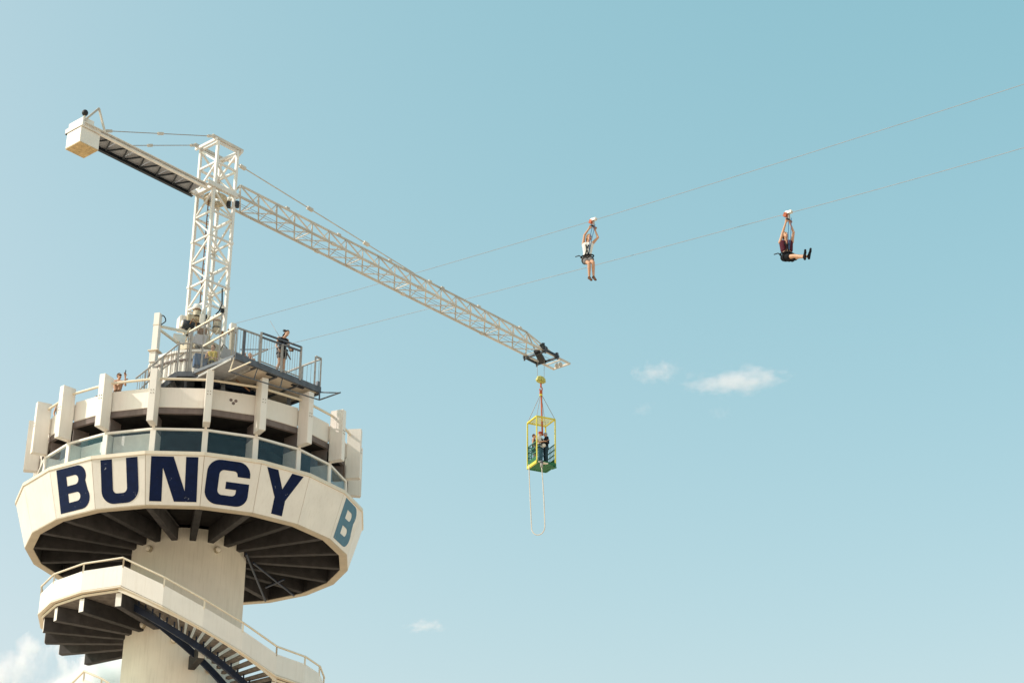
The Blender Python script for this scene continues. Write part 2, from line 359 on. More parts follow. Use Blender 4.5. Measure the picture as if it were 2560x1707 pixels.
# round bulkhead lamps on the column
for az, z in ((-42.4, 23.75), (27.2, 23.75), (-42.4, 20.73), (-8, 20.08), (27.7, 19.08)):
    a = R_(az)
    L = bar('wall_lamp', pol(a, 2.2, z, True), pol(a, 2.34, z, True), .26, 'motor', tower, kind='tube')
    add('lamp_dome', unit('ball', M['column']), L, Matrix.Translation(pol(a, 2.33, z, True)) @ Matrix.Diagonal((.23, .23, .23, 1)))
rq = random.Random(5)
for k in range(NS):
    if k % 3 == 1:
        tube('drain_pipe', pol(k + .22, 2.3, 24.5), pol(k + .10, 5.9, 24.46), .07, 'concrete', tower)
    if k % 5 == 2:
        box('soffit_lamp', pol(k + .5, 4.2, 24.55), (.5, .14, .1), A(k + .5), 'fascia', tower, .01)
# access ladder frame seen under the far side of the ring
for p, q in (((8.2, 2.5), (13, 5.9)), ((9.6, 2.5), (12.2, 5.9)), ((11.2, 4.2), (12.3, 4.4))):
    tube('service_pipe', pol(p[0], p[1], 23.9), pol(q[0], q[1], 23.93), .09, 'bluesteel', tower)

# letters -----------------------------------------------------------
def arc(cx, cy, r, a0, a1, n=8):
    return [(cx + r * math.cos(R_(a0 + (a1 - a0) * i / n)), cy + r * math.sin(R_(a0 + (a1 - a0) * i / n))) for i in range(n + 1)]
H = 1.63
def glyph(ch):
    if ch == 'U':
        w, s, b = 1.46, .45, .37
        return w, [[(0, H)] + arc(.5, .5, .5, 180, 270) + arc(w - .5, .5, .5, 270, 360) + [(w, H), (w - s, H)] + arc(w - s - .17, b + .17, .17, 360, 270, 5) + arc(s + .17, b + .17, .17, 270, 180, 5) + [(s, H)]]
    if ch == 'N':
        w, s = 1.70, .44
        return w, [[(0, 0), (s, 0), (s, 1.22), (w - s - .37, 0), (w, 0), (w, H), (w - s, H), (w - s, .38), (s + .37, H), (0, H)]]
    if ch == 'Y':
        w, s = 1.60, .47
        return w, [[(w / 2 - s / 2, 0), (w / 2 + s / 2, 0), (w / 2 + s / 2, .58), (w, H), (w - .50, H), (w / 2 + .02, .97), (.48, H), (0, H), (w / 2 - s / 2, .62)]]
    if ch == 'B':
        w, s = 1.50, .46
        o = [(0, 0)] + arc(w - .42, .42, .42, 270, 390, 9) + arc(w - .46, H - .40, .39, -33, 90, 9) + [(0, H)]
        h1 = [(s, .33)] + arc(w - .61, .50, .165, 270, 450, 8) + [(s, .665)]
        h2 = [(s, .95)] + arc(w - .63, 1.125, .175, 270, 450, 8) + [(s, 1.30)]
        return w, [o, h1, h2]
    if ch == 'G':
        w, s = 1.60, .46
        return w, [arc(.48, .48, .48, 180, 270) + arc(w - .42, .42, .42, 270, 360) + [(w, .86), (.74, .86), (.74, .60), (w - s, .60)] + arc(w - s - .14, .50, .14, 360, 270, 5) + arc(s + .17, .53, .17, 270, 180, 5) + arc(s + .17, 1.10, .17, 180, 90, 5) + arc(w - s - .15, 1.13, .14, 90, 0, 5) + [(w - s, 1.08), (w, 1.08)] + arc(w - .48, H - .48, .48, 0, 90) + arc(.48, H - .48, .48, 90, 180)]
def letter(ch, k, u0, m):
    w, loops = glyph(ch)
    cu = bpy.data.curves.new('letter', 'CURVE'); cu.dimensions = '2D'; cu.fill_mode = 'BOTH'; cu.extrude = .007
    for lp in loops:
        sp = cu.splines.new('POLY'); sp.points.add(len(lp) - 1); sp.use_cyclic_u = True
        for p, (x, y) in zip(sp.points, lp): p.co = (x, y, 0, 1)
    tmp = bpy.data.objects.new('tmp', cu); COL.objects.link(tmp)
    me = bpy.data.meshes.new_from_object(tmp.evaluated_get(bpy.context.evaluated_depsgraph_get()))
    bpy.data.objects.remove(tmp); me.materials.clear(); me.materials.append(M[m]); me.name = 'letter_' + ch.lower()
    # panel frame: u along the chord, v up the outer face
    p0 = Vector((0, -RB * C9, ZB)); p1 = Vector((0, -RT * C9, ZT)); v = (p1 - p0).normalized(); u = Vector((1, 0, 0)); nrm = u.cross(v)
    fr = Matrix((u, v, nrm)).transposed().to_4x4()
    T = RZ(A(k + .5)) @ Matrix.Translation(p0 + v * .125 + u * (u0 - w / 2) + nrm * .004) @ fr
    o = add('letter_' + ch.lower(), me, panels[k], T)
for ch, k, u0 in (('B', 2, .03), ('U', 3, .02), ('N', 4, .0), ('G', 5, -.09), ('Y', 6, .0)): letter(ch, k, u0, 'navy')
letter('B', 8, .0, 'teal')

# ------------------------------------------------------------------ helical stair round the column
stair = thing('helical_stair', (0, -2.3, 18), 'cream panelled helical stair and landing wrapped round the tower column', 'stair')
RS = 5.5
def seg_panel(a0, z0, a1, z1, hgt, r=RS, th=.05, name='stair_panel', m='cream'):
    p = [pol(R_(a0), r, 0, True), pol(R_(a1), r, 0, True), pol(R_(a1), r - th, 0, True), pol(R_(a0), r - th, 0, True)]
    zb = [z0, z1, z1, z0]
    V, F = hexa([Vector((q.x, q.y, z)) for q, z in zip(p, zb)], [Vector((q.x, q.y, z + hgt)) for q, z in zip(p, zb)])
    return add(name, mesh_from(name, V, F, M[m]), stair)
land = [(-118, 22.27), (-100, 22.27), (-81, 22.27), (-62.8, 22.27), (-43.4, 22.27), (-25.1, 22.27)]
flight = [(-25.1, 22.25), (-8.5, 21.47), (7.0, 20.72), (22.5, 20.05), (38.2, 19.45)]
land2 = [(38.2, 19.45), (55.5, 19.45), (70.5, 19.45), (88, 19.45)]
low = [(-52, 17.75), (-37.5, 18.2), (-29.5, 17.86), (-18, 17.2)]
for run in (land, flight, land2, low[1:]):
    for (a0, z0), (a1, z1) in zip(run[:-1], run[1:]):
        seg_panel(a0, z0 - 1.03, a1, z1 - 1.03, .75)
        seg_panel(a0, z0 - 1.10, a1, z1 - 1.10, .05, r=RS + .02, th=.12, name='panel_trim', m='cap')
        bar('stair_rail', pol(R_(a0), RS, z0, True), pol(R_(a1), RS, z1, True), .075, 'rail', stair, kind='tube')
    for (a0, z0) in run:
        bar('stair_post', pol(R_(a0), RS - .02, z0 - .35, True), pol(R_(a0), RS - .02, z0, True), .06, 'rail', stair)
tube('stair_rail', pol(R_(-52), RS - .4, 17.8, True), pol(R_(-37.5), RS, 18.2, True), .075, 'rail', stair)
seg_panel(-52, 16.75, -37.5, 17.17, .75)
# landing decks with planked edge
def landing(a0, a1, z, nseg):
    for i in range(nseg):
        b0, b1 = R_(a0 + (a1 - a0) * i / nseg), R_(a0 + (a1 - a0) * (i + 1) / nseg)
        V, F = hexa([pol(b0, 5.32, z - .16, True), pol(b1, 5.32, z - .16, True), pol(b1, 2.25, z - .16, True), pol(b0, 2.25, z - .16, True)],
                    [pol(b0, 5.32, z, True), pol(b1, 5.32, z, True), pol(b1, 2.25, z, True), pol(b0, 2.25, z, True)])
        add('landing_deck', mesh_from('landing_deck', V, F, M['tread']), stair)
        seg_panel(math.degrees(b0), z - .17, math.degrees(b1), z - .17, .08, r=5.36, th=.05, name='landing_edge', m='rail')
        seg_panel(math.degrees(b0), z - .06, math.degrees(b1), z - .06, .05, r=5.40, th=.05, name='landing_edge', m='rail')
landing(-136, -25.1, 21.22, 6)
landing(38.2, 110, 18.4, 4)
def radial(az, z0, z1, r1=5.25, w=.26, m='concrete'):
    a = R_(az); t = Vector((math.cos(a), math.sin(a), 0)) * w / 2
    p0, p1 = pol(a, 2.1, 0, True), pol(a, r1, 0, True)
    V, F = hexa([Vector((*(q).xy, z0)) for q in (p0 - t, p1 - t, p1 + t, p0 + t)], [Vector((*(q).xy, z1)) for q in (p0 - t, p1 - t, p1 + t, p0 + t)])
    b = add('landing_beam', bevel_mesh(mesh_from('landing_beam', V, F, M[m]), .012), stair)
    e = pol(a, r1 + .012, 0, True)
    V, F = hexa([Vector((*(q).xy, z0 + .02)) for q in (p1 - t * .9, e - t * .9, e + t * .9, p1 + t * .9)], [Vector((*(q).xy, z1 - .02)) for q in (p1 - t * .9, e - t * .9, e + t * .9, p1 + t * .9)])
    add('beam_end_cap', mesh_from('beam_end_cap', V, F, M['cream']), b)
for az in (-27, -45, -63, -81, -99, -117, -135): radial(az, 20.52, 21.05)
radial(10.5, 19.0, 19.5, 3.9)
for az in (40, 58, 76, 94): radial(az, 17.75, 18.24)
# flight: twin treads on a navy spine beam
nst = 17
for i in range(nst):
    t = (i + .5) / nst; a = -25.1 + t * 63.3
    z = 21.2 - t * 2.78
    b0, b1 = R_(a - 1.3), R_(a + 1.3)
    V, F = hexa([pol(b0, 5.38, z - .10, True), pol(b1, 5.38, z - .10, True), pol(b1, 3.2, z - .10, True), pol(b0, 3.2, z - .10, True)],
                [pol(b0, 5.38, z, True), pol(b1, 5.38, z, True), pol(b1, 3.2, z, True), pol(b0, 3.2, z, True)])
    tr = add('stair_tread', mesh_from('stair_tread', V, F, M['tread']), stair)
    bar('tread_bracket', pol(R_(a), 4.24, z - .30, True), pol(R_(a), 4.24, z - .11, True), .06, 'bluesteel', tr)
def helix_beam(r, dz0, dz1, th, name, m):
    V = []; F = []; n = 24
    for i in range(n + 1):
        t = i / n; a = R_(-26.5 + t * 66); z = 21.2 - t * 2.86
        V += [pol(a, r, z + dz0, True), pol(a, r - th, z + dz0, True), pol(a, r - th, z + dz1, True), pol(a, r, z + dz1, True)]
    for i in range(n):
        for q in range(4): F.append((4 * i + q, 4 * i + (q + 1) % 4, 4 * i + 4 + (q + 1) % 4, 4 * i + 4 + q))
    F += [(0, 1, 2, 3), (4 * n, 4 * n + 1, 4 * n + 2, 4 * n + 3)]
    add(name, mesh_from(name, V, F, M[m]), stair)
helix_beam(4.30, -.52, -.26, .12, 'spine_beam', 'bluesteel')
helix_beam(3.2, -.5, -.2, .10, 'inner_stringer', 'bluesteel')
helix_beam(5.42, -.16, .02, .05, 'outer_stringer', 'cap')

# ------------------------------------------------------------------ upper deck: stair, landing, walkway and launch platform
JA = R_(50.8)
J = Vector((math.sin(JA), math.cos(JA), 0)); Nn = Vector((-J.y, J.x, 0)); UZ = Vector((0, 0, 1))
def jn(j, n, z): return J * j + Nn * n + UZ * z
plat = thing('launch_platform', jn(-2, -5.8, 29.3), 'grey steel zip line launch platform with barred railings above the gallery', 'platform')
P0, P1, NN, NF = -3.94, .40, -6.55, -4.3
ZP = 29.50
for i in range(4):                                  # plywood soffit boards
    a, b = P0 + (P1 - P0) * i / 4, P0 + (P1 - P0) * (i + 1) / 4
    c = (jn(a + .01, NN + .06, 0) + jn(b - .01, NF, 0)) / 2
    box('soffit_board', (c.x, c.y, ZP - .12), (b - a - .02, NF - NN - .06, .03), math.atan2(J.y, J.x), 'plywood', plat)
    bar('joist', jn(b if i < 3 else b - .06, NN + .08, ZP - .16), jn(b if i < 3 else b - .06, NF, ZP - .16), .07, 'galvdark', plat)
box('deck_plate', (lambda c: (c.x, c.y, ZP - .02))((jn(P0, NN, 0) + jn(P1, NF, 0)) / 2), (P1 - P0, NF - NN, .05), math.atan2(J.y, J.x), 'grating', plat)
bar('edge_channel', jn(P0 - .03, NN, ZP - .09), jn(P1 + .03, NN, ZP - .01), .10, 'galvdark', plat, h=.24, kind='channel')
bar('edge_channel', jn(P0, NN + .05, ZP - .08), jn(P0, NF, ZP - .08), .06, 'galvdark', plat, h=.12)
bar('edge_channel', jn(P1, NN + .05, ZP - .08), jn(P1, NF, ZP - .08), .08, 'galvdark', plat, h=.22)
for a, b in ((-2.2, -1.75), (-.9, -.35)):
    bar('clamp_plate', jn(a, NN + .18, ZP - .15), jn(b, NN + .10, ZP - .15), .12, 'darksteel', plat, h=.05)
def railing(root, p0, p1, h, nb, m='galv', posts=(0, 1), d=.058, mid=True, bd=.015, base=0.06):
    p0, p1 = Vector(p0), Vector(p1)
    bar('top_rail', p0 + UZ * h, p1 + UZ * h, d, m, root)
    bar('bottom_rail', p0 + UZ * base, p1 + UZ * base, d * .6, m, root)
    for t in posts:
        q = p0.lerp(p1, t); bar('post', q, q + UZ * (h - d / 2), d, m, root)
    for i in range(nb):
        q = p0.lerp(p1, (i + .5) / nb); bar('baluster', q + UZ * base, q + UZ * h, bd, m, root)
railing(plat, jn(P0, NN, 29.42), jn(-2.78, NN, 29.5), 1.16, 9)
bar('post', jn(P0 + .42, NN + .05, 29.5), jn(P0 + .42, NN + .05, 30.62), .12, 'galvdark', plat)
# gate leaf with double rail
for dz in (1.28, 1.11): bar('gate_rail', jn(-2.76, NN - .03, ZP + dz), jn(-.70, NN - .03, ZP + dz + .14),   .062, 'galvdark', plat)
for jj, h in ((-2.76, 1.3), (-1.68, 1.2), (-.70, 1.42)): bar('gate_post', jn(jj, NN - .03, ZP + .02), jn(jj, NN - .03, ZP + h), .085, 'galv', plat)
bar('gate_rail', jn(-2.76, NN - .03, ZP + .12), jn(-.70, NN - .03, ZP + .16), .04, 'galv', plat)
for i in range(17):
    jj = -2.76 + 2.06 * (i + .5) / 17; bar('baluster', jn(jj, NN - .03, ZP + .12), jn(jj, NN - .03, ZP + 1.15 + (jj + 2.76) * .065), .014, 'galv', plat)
# low end railing running back along the right end
railing(plat, jn(P1, NN, ZP + .1), jn(P1, NN + 2.2, ZP + .1), 1.22, 10, posts=(0, .48, 1), d=.06)
bar('top_rail', jn(P1 - .3, NN, ZP + 1.32), jn(P1, NN, ZP + 1.32), .06, 'galv', plat)
bar('post', jn(P1 - .3, NN, ZP), jn(P1 - .3, NN, ZP + 1.3), .07, 'galv', plat)
bar('toe_block', jn(P1 - .12, NN + .02, ZP), jn(P1 - .10, NN + .02, ZP + .32), .11, 'galvdark', plat)
for jj in (-1.5, -.8): box('base_block', jn(jj, NN + .12, ZP + .07), (.24, .16, .14), JA, 'galvdark', plat, .02)
# catch frame hung below the near edge
ZN = 28.86
tube('catch_frame_bar', jn(-2.68 - 1.25, -6.25, ZN + .02), jn(.05, -6.93, ZN), .05, 'galvdark', plat)
tube('catch_frame_bar', jn(-3.93, -6.25, ZN + .02), jn(-3.99, -7.5, ZN + .02), .055, 'rail', plat)
tube('catch_frame_bar', jn(.05, -6.93, ZN), jn(.07, -8.05, ZN), .055, 'galvdark', plat)
tube('catch_frame_bar', jn(P1, NN, ZP - .1), jn(.07, -8.0, ZN), .05, 'galvdark', plat)
tube('catch_frame_strut', jn(-3.93, -6.3, ZN), jn(-3.93, -6.5, 29.4), .05, 'rail', plat)
tube('catch_frame_strut', jn(.05, -6.93, ZN), jn(P1 - .05, -6.6, ZP - .1), .06, 'galvdark', plat)
for t in (.27, .56):
    p = jn(-3.93, -6.25, ZN + .02).lerp(jn(.05, -6.93, ZN), t); tube('catch_frame_bar', p, jn(-3.94 + 4.34 * t, NN + .05, ZP - .15), .04, 'galvdark', plat)

# walkway and tall cage fence between landing and platform
walk = thing('walkway_fence', jn(-3.94, -5.5, 29.2), 'tall galvanised barred fence along the walkway beside the crane mast', 'fence')
JW = -3.94
bar('walkway_beam', jn(JW - .05, -6.42, 29.32), jn(JW - .05, -4.6, 29.14), .05, 'galv', walk, h=.09)
bar('walkway_beam', jn(JW + .85, -6.42, 29.30), jn(JW + .85, -4.6, 29.12), .07, 'galv', walk, h=.2)
bar('walkway_plate', jn(JW + .42, -6.42, 29.34), jn(JW + .42, -4.4, 29.16), .8, 'grating', walk, h=.03)
bar('top_rail', jn(JW, -6.42, 30.6), jn(JW, -4.66, 30.38), .06, 'rail', walk)
bar('top_rail', jn(JW, -5.60, 31.46), jn(JW, -3.78, 31.25), .06, 'rail', walk)
for n_, zb, zt in ((-6.44, 29.3, 30.6), (-5.62, 29.3, 31.46), (-4.66, 29.5, 31.35), (-3.87, 29.5, 31.24), (-3.76, 29.5, 31.24)):
    bar('post', jn(JW, n_, zb), jn(JW, n_, zt), .055, 'galv', walk)
for i in range(10):
    n_ = -6.35 + .075 * i; bar('baluster', jn(JW, n_, 29.4), jn(JW, n_, 30.58 - .009 * i), .015, 'galv', walk)
for i in range(22):
    n_ = -5.52 + .078 * i; bar('baluster', jn(JW, n_, 29.45), jn(JW, n_, 31.43 - .0088 * i), .015, 'galv', walk)

# octagonal landing and short stair on the left
ds = thing('deck_stair', pol(R_(-14), 5.5, 28, True), 'short galvanised steel stair climbing to the octagonal landing by the fluted drum', 'stair')
le = [(-13.2, 29.22), (-10.0, 29.45), (-4.2, 29.47), (-1.0, 29.36)]
for (a0, z0), (a1, z1) in zip(le[:-1], le[1:]):
    p0, p1 = pol(R_(a0), 5.72, z0 - .09, True), pol(R_(a1), 5.72, z1 - .09, True)
    bar('landing_edge', p0, p1, .09, 'galvdark', ds, h=.20)
V, F = hexa([pol(R_(-13), 5.68, 29.30, True), pol(R_(-1), 5.68, 29.30, True), pol(R_(4), 2.4, 29.30, True), pol(R_(-40), 2.4, 29.30, True)],
            [pol(R_(-13), 5.68, 29.34, True), pol(R_(-1), 5.68, 29.34, True), pol(R_(4), 2.4, 29.34, True), pol(R_(-40), 2.4, 29.34, True)])
add('landing_plate', mesh_from('landing_plate', V, F, M['galvdark']), ds)
r1 = [(-26.5, 29.30), (-15.1, 30.22), (-10.3, 30.66), (-4.5, 30.70), (-1.2, 30.55)]
for (a0, z0), (a1, z1) in zip(r1[:-1], r1[1:]): bar('handrail', pol(R_(a0), 5.66, z0, True), pol(R_(a1), 5.66, z1, True), .06, 'galv', ds, kind='tube')
r2 = [(-26, 28.70), (-16.7, 29.55), (-7.3, 30.33)]
for (a0, z0), (a1, z1) in zip(r2[:-1], r2[1:]): bar('lower_rail', pol(R_(a0), 5.64, z0, True), pol(R_(a1), 5.64, z1, True), .05, 'rust' if 0 else 'galv', ds, kind='tube')
for i in range(16):
    t = (i + .5) / 16; a = -26 + t * 15.5; zt = 29.34 + t * 1.30; bar('baluster', pol(R_(a), 5.65, zt - 1.05, True), pol(R_(a), 5.65, zt, True), .02, 'galv', ds)
for a, zb, zt in ((-10.2, 29.4, 30.66), (-5.6, 29.4, 31.2), (-1.3, 29.35, 30.6), (-22.5, 28.0, 29.6), (-16.2, 28.6, 30.1)): bar('post', pol(R_(a), 5.66, zb, True), pol(R_(a), 5.66, zt, True), .07, 'galv', ds)
for dr in (0, .85): bar('stringer', pol(R_(-27), 5.62 - dr, 27.95, True), pol(R_(-11), 5.62 - dr, 29.3, True), .06, 'galvdark', ds, h=.2)
for i in range(7):
    t = (i + .5) / 7; a = R_(-26.5 + 15 * t); z = 28.05 + 1.2 * t; bar('tread', pol(a, 5.6, z, True), pol(a, 4.8, z, True), .24, 'galv', ds, h=.03)
for k in (-14, -7, 2): bar('bracket_leg', pol(R_(k), 5.0, 27.9, True), pol(R_(k), 5.4, 29.25, True), .1, 'galvdark', ds)

# machine deck behind the platform
md = thing('machine_deck', (1.4, -4.0, 29.3), 'grey railed machine deck with tarpaulin below, behind the launch platform', 'deck')
V, F = hexa([jn(-3.9, -4.28, 29.30), jn(.35, -4.28, 29.30), jn(.35, -2.2, 29.30), jn(-2.2, -2.2, 29.30)], [jn(-3.9, -4.28, 29.34), jn(.35, -4.28, 29.34), jn(.35, -2.2, 29.34), jn(-2.2, -2.2, 29.34)])
add('deck_plate', mesh_from('deck_plate', V, F, M['galvdark']), md)
V = []; F = []
for i in range(9):
    t = i / 8; c = Vector((.30, -5.95, 0)).lerp(Vector((2.1, -4.7, 0)), t); s = .26 * (1 - t) + .08
    V += [(c.x, c.y - .05, 29.24), (c.x - .03, c.y, 29.24 - s * (.8 + .25 * math.sin(i * 2.1))), (c.x + .1, c.y + .3, 29.24 - s * (.9 + .2 * math.cos(i * 1.7))), (c.x + .1, c.y + .5, 29.24)]
for i in range(8):
    for q in range(4): F.append((4 * i + q, 4 * i + (q + 1) % 4, 4 * i + 4 + (q + 1) % 4, 4 * i + 4 + q))
add('tarpaulin', mesh_from('tarpaulin', V, F, CL['navy'], True), md)
bar('screen_panel', (.62, -4.0, 31.15), (1.68, -3.9, 30.85), .05, 'grating', md, h=.45)
bar('screen_panel', (-.50, -4.2, 31.55), (.0, -4.3, 31.45), .05, 'grating', md, h=.4)
for x, y, z in ((.75, -5.8, 28), (2.2, -5.3, 28), (3.3, -4.6, 28)): bar('support_post', (x, y, 27.9), (x, y, 29.26), .16, 'galvdark', md)
bar('brace', (1.2, -5.9, 29.2), (1.75, -5.95, 28.75), .04, 'rust', md)
box('control_cabinet', (-.15, -4.55, 30.45), (.55, .35, .5), .2, 'blue', md, .02)

# ------------------------------------------------------------------ davit post with bracket arm
dv = thing('davit_post', (-1.93, -5.0, 29.3), 'square cream davit post with a triangular bracket arm left of the crane mast', 'post')
ra = R_(-25)
box('post_upper', (-1.90, -5.0, 31.3), (.235, .235, 1.62), ra, 'cream_fin', dv, .01)
box('post_sleeve', (-1.93, -5.0, 30.27), (.26, .26, .5), ra, 'cream_fin', dv, .01)
box('post_collar', (-1.90, -5.0, 30.50), (.42, .42, .045), ra, 'cap', dv, .005)
box('post_band', (-1.90, -5.0, 31.60), (.26, .26, .05), ra, 'cap', dv, .005)
tube('inner_pole', (-1.95, -5.0, 27.9), (-1.93, -5.0, 30.2), .15, 'cream_fin', dv)
ap = Vector((-.83, -3.2, 32.28)); bp = Vector((-1.06, -3.6, 31.55))
bar('bracket_arm', (-1.76, -4.95, 31.6), ap, .09, 'rail', dv)
bar('bracket_arm', (-1.76, -4.95, 31.44), bp, .08, 'rail', dv)
bar('bracket_arm', ap, bp, .08, 'rail', dv)
V, F = hexa([(-1.3, -3.9, 31.65), (-.95, -3.4, 31.62), (-.85, -3.3, 31.62), (-1.0, -3.75, 31.55)], [(-1.28, -3.9, 31.85), (-.86, -3.3, 32.1), (-.8, -3.2, 32.1), (-.98, -3.7, 31.75)])
add('gusset', mesh_from('gusset', V, F, M['cream_fin']), dv)
path_tube('flex_cable', [(-1.77, -5, 32.05), (-1.70, -5, 32.05), (-1.63, -5, 31.96), (-1.60, -5, 31.85), (-1.63, -5, 31.78), (-1.70, -5, 31.72), (-1.76, -5, 31.66)], .022, 'black', dv)

# ------------------------------------------------------------------ crane
crane = thing('tower_crane', (-.09, 0, 31.9), 'cream lattice tower crane with long jib standing on top of the lookout tower', 'crane')
MA = R_(53.0); MJ = Vector((math.sin(MA), math.cos(MA), 0)); MN = Vector((-MJ.y, MJ.x, 0)); MC = Vector((-.09, 0, 0)); HM = .56
def mp(j, n, z): return MC + MJ * (j * HM) + MN * (n * HM) + UZ * z
ZL = [32.5, 33.70, 34.80, 35.87, 36.95, 38.02, 39.18, 40.30]
corners = [(-1, -1), (1, -1), (1, 1), (-1, 1)]
mastp = None
for (a, b) in corners:
    for z0, z1 in ((32.2, 33.7), (33.7, 35.87), (35.87, 38.02), (38.02, 40.32)):
        bar('mast_chord', mp(a, b, z0), mp(a, b, z1), .125, 'mast', crane, up=MJ)
    for z in (33.7, 35.87, 38.02): bar('mast_flange', mp(a, b, z - .06), mp(a, b, z + .06), .175, 'mast', crane, up=MJ)
for f in range(4):
    c0, c1 = corners[f], corners[(f + 1) % 4]
    for i in range(len(ZL) - 1):
        z0, z1 = ZL[i], ZL[i + 1]
        bar('mast_brace', mp(*c0, z1), mp(*c1, z1), .075, 'mast', crane)
        p, q = (c0, c1) if (i + f) % 2 else (c1, c0)
        bar('mast_brace', mp(*p, z0 + .05), mp(*q, z1 - .08), .068, 'mast', crane)
# inner ladder
for s in (-.16, .16): bar('ladder_rail', mp(-.35 + s, .2, 33.0), mp(-.35 + s, .2, 40.2), .05, 'rust', crane)
for i in range(24): tube('ladder_rung', mp(-.51, .2, 33.2 + i * .29), mp(-.19, .2, 33.2 + i * .29), .028, 'galv', crane)
# slewing collar and tower head
ZJ = 40.38; JC = -.06
def jp(j, n, z): return MC + J * j + Nn * (n + JC * 0) + UZ * z
for n_ in (-.60, .56): bar('slewing_beam', jp(-1.0, n_, ZJ), jp(.75, n_, ZJ), .15, 'mast', crane, h=.2, kind='channel')
for j_ in (-.62, .62): bar('slewing_beam', jp(j_, -.6, ZJ - .02), jp(j_, .6, ZJ - .02), .13, 'mast', crane, h=.16)
lathe('slewing_ring', [(.30, ZJ - .35), (.50, ZJ - .35), (.50, ZJ - .15), (.30, ZJ - .15)], 'motor', crane, 32, Matrix.Translation(MC))
for (j_, n_, z_) in ((-.35, -.2, ZJ - .42), (.45, -.35, ZJ - .40), (.66, -.66, ZJ - .42)):
    tube('slewing_motor', jp(j_, n_, z_ - .16), jp(j_, n_, z_ + .12), .2, 'darksteel', crane)
ZH2 = 42.62
hc = [(-.56, -.56), (.56, -.56), (.56, .56), (-.56, .56)]
for (a, b) in hc: bar('head_chord', jp(a, b, ZJ), jp(a, b, ZH2), .115, 'mast', crane, up=J)
for f in range(4):
    c0, c1 = hc[f], hc[(f + 1) % 4]
    for z in (41.57, 42.55): bar('head_brace', jp(*c0, z), jp(*c1, z), .085, 'mast', crane)
    for z0, z1 in ((ZJ + .1, 41.53), (41.6, 42.5)):
        p, q = (c0, c1) if (f + (z0 > 41)) % 2 else (c1, c0); bar('head_brace', jp(*p, z0), jp(*q, z1), .075, 'mast', crane)
for n_ in (-.58, .58): bar('head_beam', jp(-.92, n_, ZH2 + .08), jp(.82, n_, ZH2 + .08), .12, 'jib', crane, h=.13, kind='channel')
for j_ in (-.75, .70): bar('head_beam', jp(j_, -.7, ZH2 - .04), jp(j_, .7, ZH2 - .04), .09, 'mast', crane, h=.11)
# jib: two bottom chords, one apex chord, lacing
JN0, JF0, ZA = -.62, .45, 41.32; JM = (JN0 + JF0) / 2
JE = 23.55
def jb(j, n, z=ZJ): return J * j + Nn * n + UZ * z
nodes = [1.67 + 1.09 * i for i in range(19)]
apex = [1.13 + 1.09 * i for i in range(19)]
for n_ in (JN0, JF0):
    for q in range(4):
        a, b = .62 + (JE - .62) * q / 4, .62 + (JE - .62) * (q + 1) / 4
        bar('jib_chord', jb(a, n_), jb(b, n_), .085, 'jib', crane)
        if q: bar('jib_splice', jb(a - .12, n_), jb(a + .12, n_), .125, 'jib', crane)
for a, b in ((1.13, 7.0), (7.0, 13.0), (13.0, 20.75)): bar('jib_chord', jb(a, JM, ZA), jb(b, JM, ZA), .075, 'jib', crane)
bar('jib_chord', jb(20.75, JM, ZA), jb(22.35, JN0 + .05, ZJ + .1), .05, 'jib', crane); bar('jib_chord', jb(20.75, JM, ZA), jb(22.35, JF0 - .05, ZJ + .1), .05, 'jib', crane)
bar('jib_brace', jb(.65, JN0), jb(1.13, JM, ZA), .06, 'jib', crane); bar('jib_brace', jb(.65, JF0), jb(1.13, JM, ZA), .06, 'jib', crane)
for i, a in enumerate(apex):
    for n_ in (JN0, JF0):
        if i: bar('jib_brace', jb(a, JM, ZA), jb(nodes[i - 1], n_), .034, 'jib', crane)
        bar('jib_brace', jb(a, JM, ZA), jb(nodes[i], n_), .058, 'jib', crane)
    if i % 3 == 0: bar('jib_lacing', jb(nodes[i], JN0), jb(nodes[i], JF0), .036, 'jib', crane)
    if i < 18: bar('jib_lacing', jb(nodes[i], JF0), jb(nodes[i + 1], JN0), .036, 'jib', crane)
for j_ in (3.95, 7.2, 10.6, 11.6, 13.4, 14.3, 17.0, 20.2): bar('pendant_clamp', jb(j_ - .1, JM, ZA + .07), jb(j_ + .1, JM, ZA + .07), .09, 'jib', crane)
bar('jib_end_frame', jb(JE, JN0 - .04), jb(JE, JF0 + .04), .09, 'jib', crane)
bar('jib_end_frame', jb(22.9, JN0), jb(22.9, JF0), .06, 'jib', crane)
for n_ in (-.05, -.3): tube('sheave', jb(23.25, n_, ZJ - .05), jb(23.25, n_ + .08, ZJ - .05), .26, 'jib', crane)
tube('hoist_rope', jb(.9, -.1, ZJ + .04), jb(23.2, -.15, ZJ + .03), .02, 'rope', crane)
tube('hoist_rope', jb(.9, .15, ZJ + .12), jb(21.5, .1, ZJ + .05), .02, 'rope', crane)
# pendants
ht = jp(.82, -.05, ZH2 - .25)
for n_ in (-.58, .58): bar('pendant_link', jp(.80, n_, ZH2 + .05), ht, .055, 'mast', crane)
bar('pendant_link', jp(.56, -.05, ZH2 - .33), ht, .08, 'mast', crane)
pe = jb(12.3, JM, ZA + .06)
tube('pendant_rod', ht, pe, .05, 'jib', crane)
for t in (.03, .385, .70): bar('turnbuckle', ht.lerp(pe, t), ht.lerp(pe, t + .028), .13, 'jib', crane)
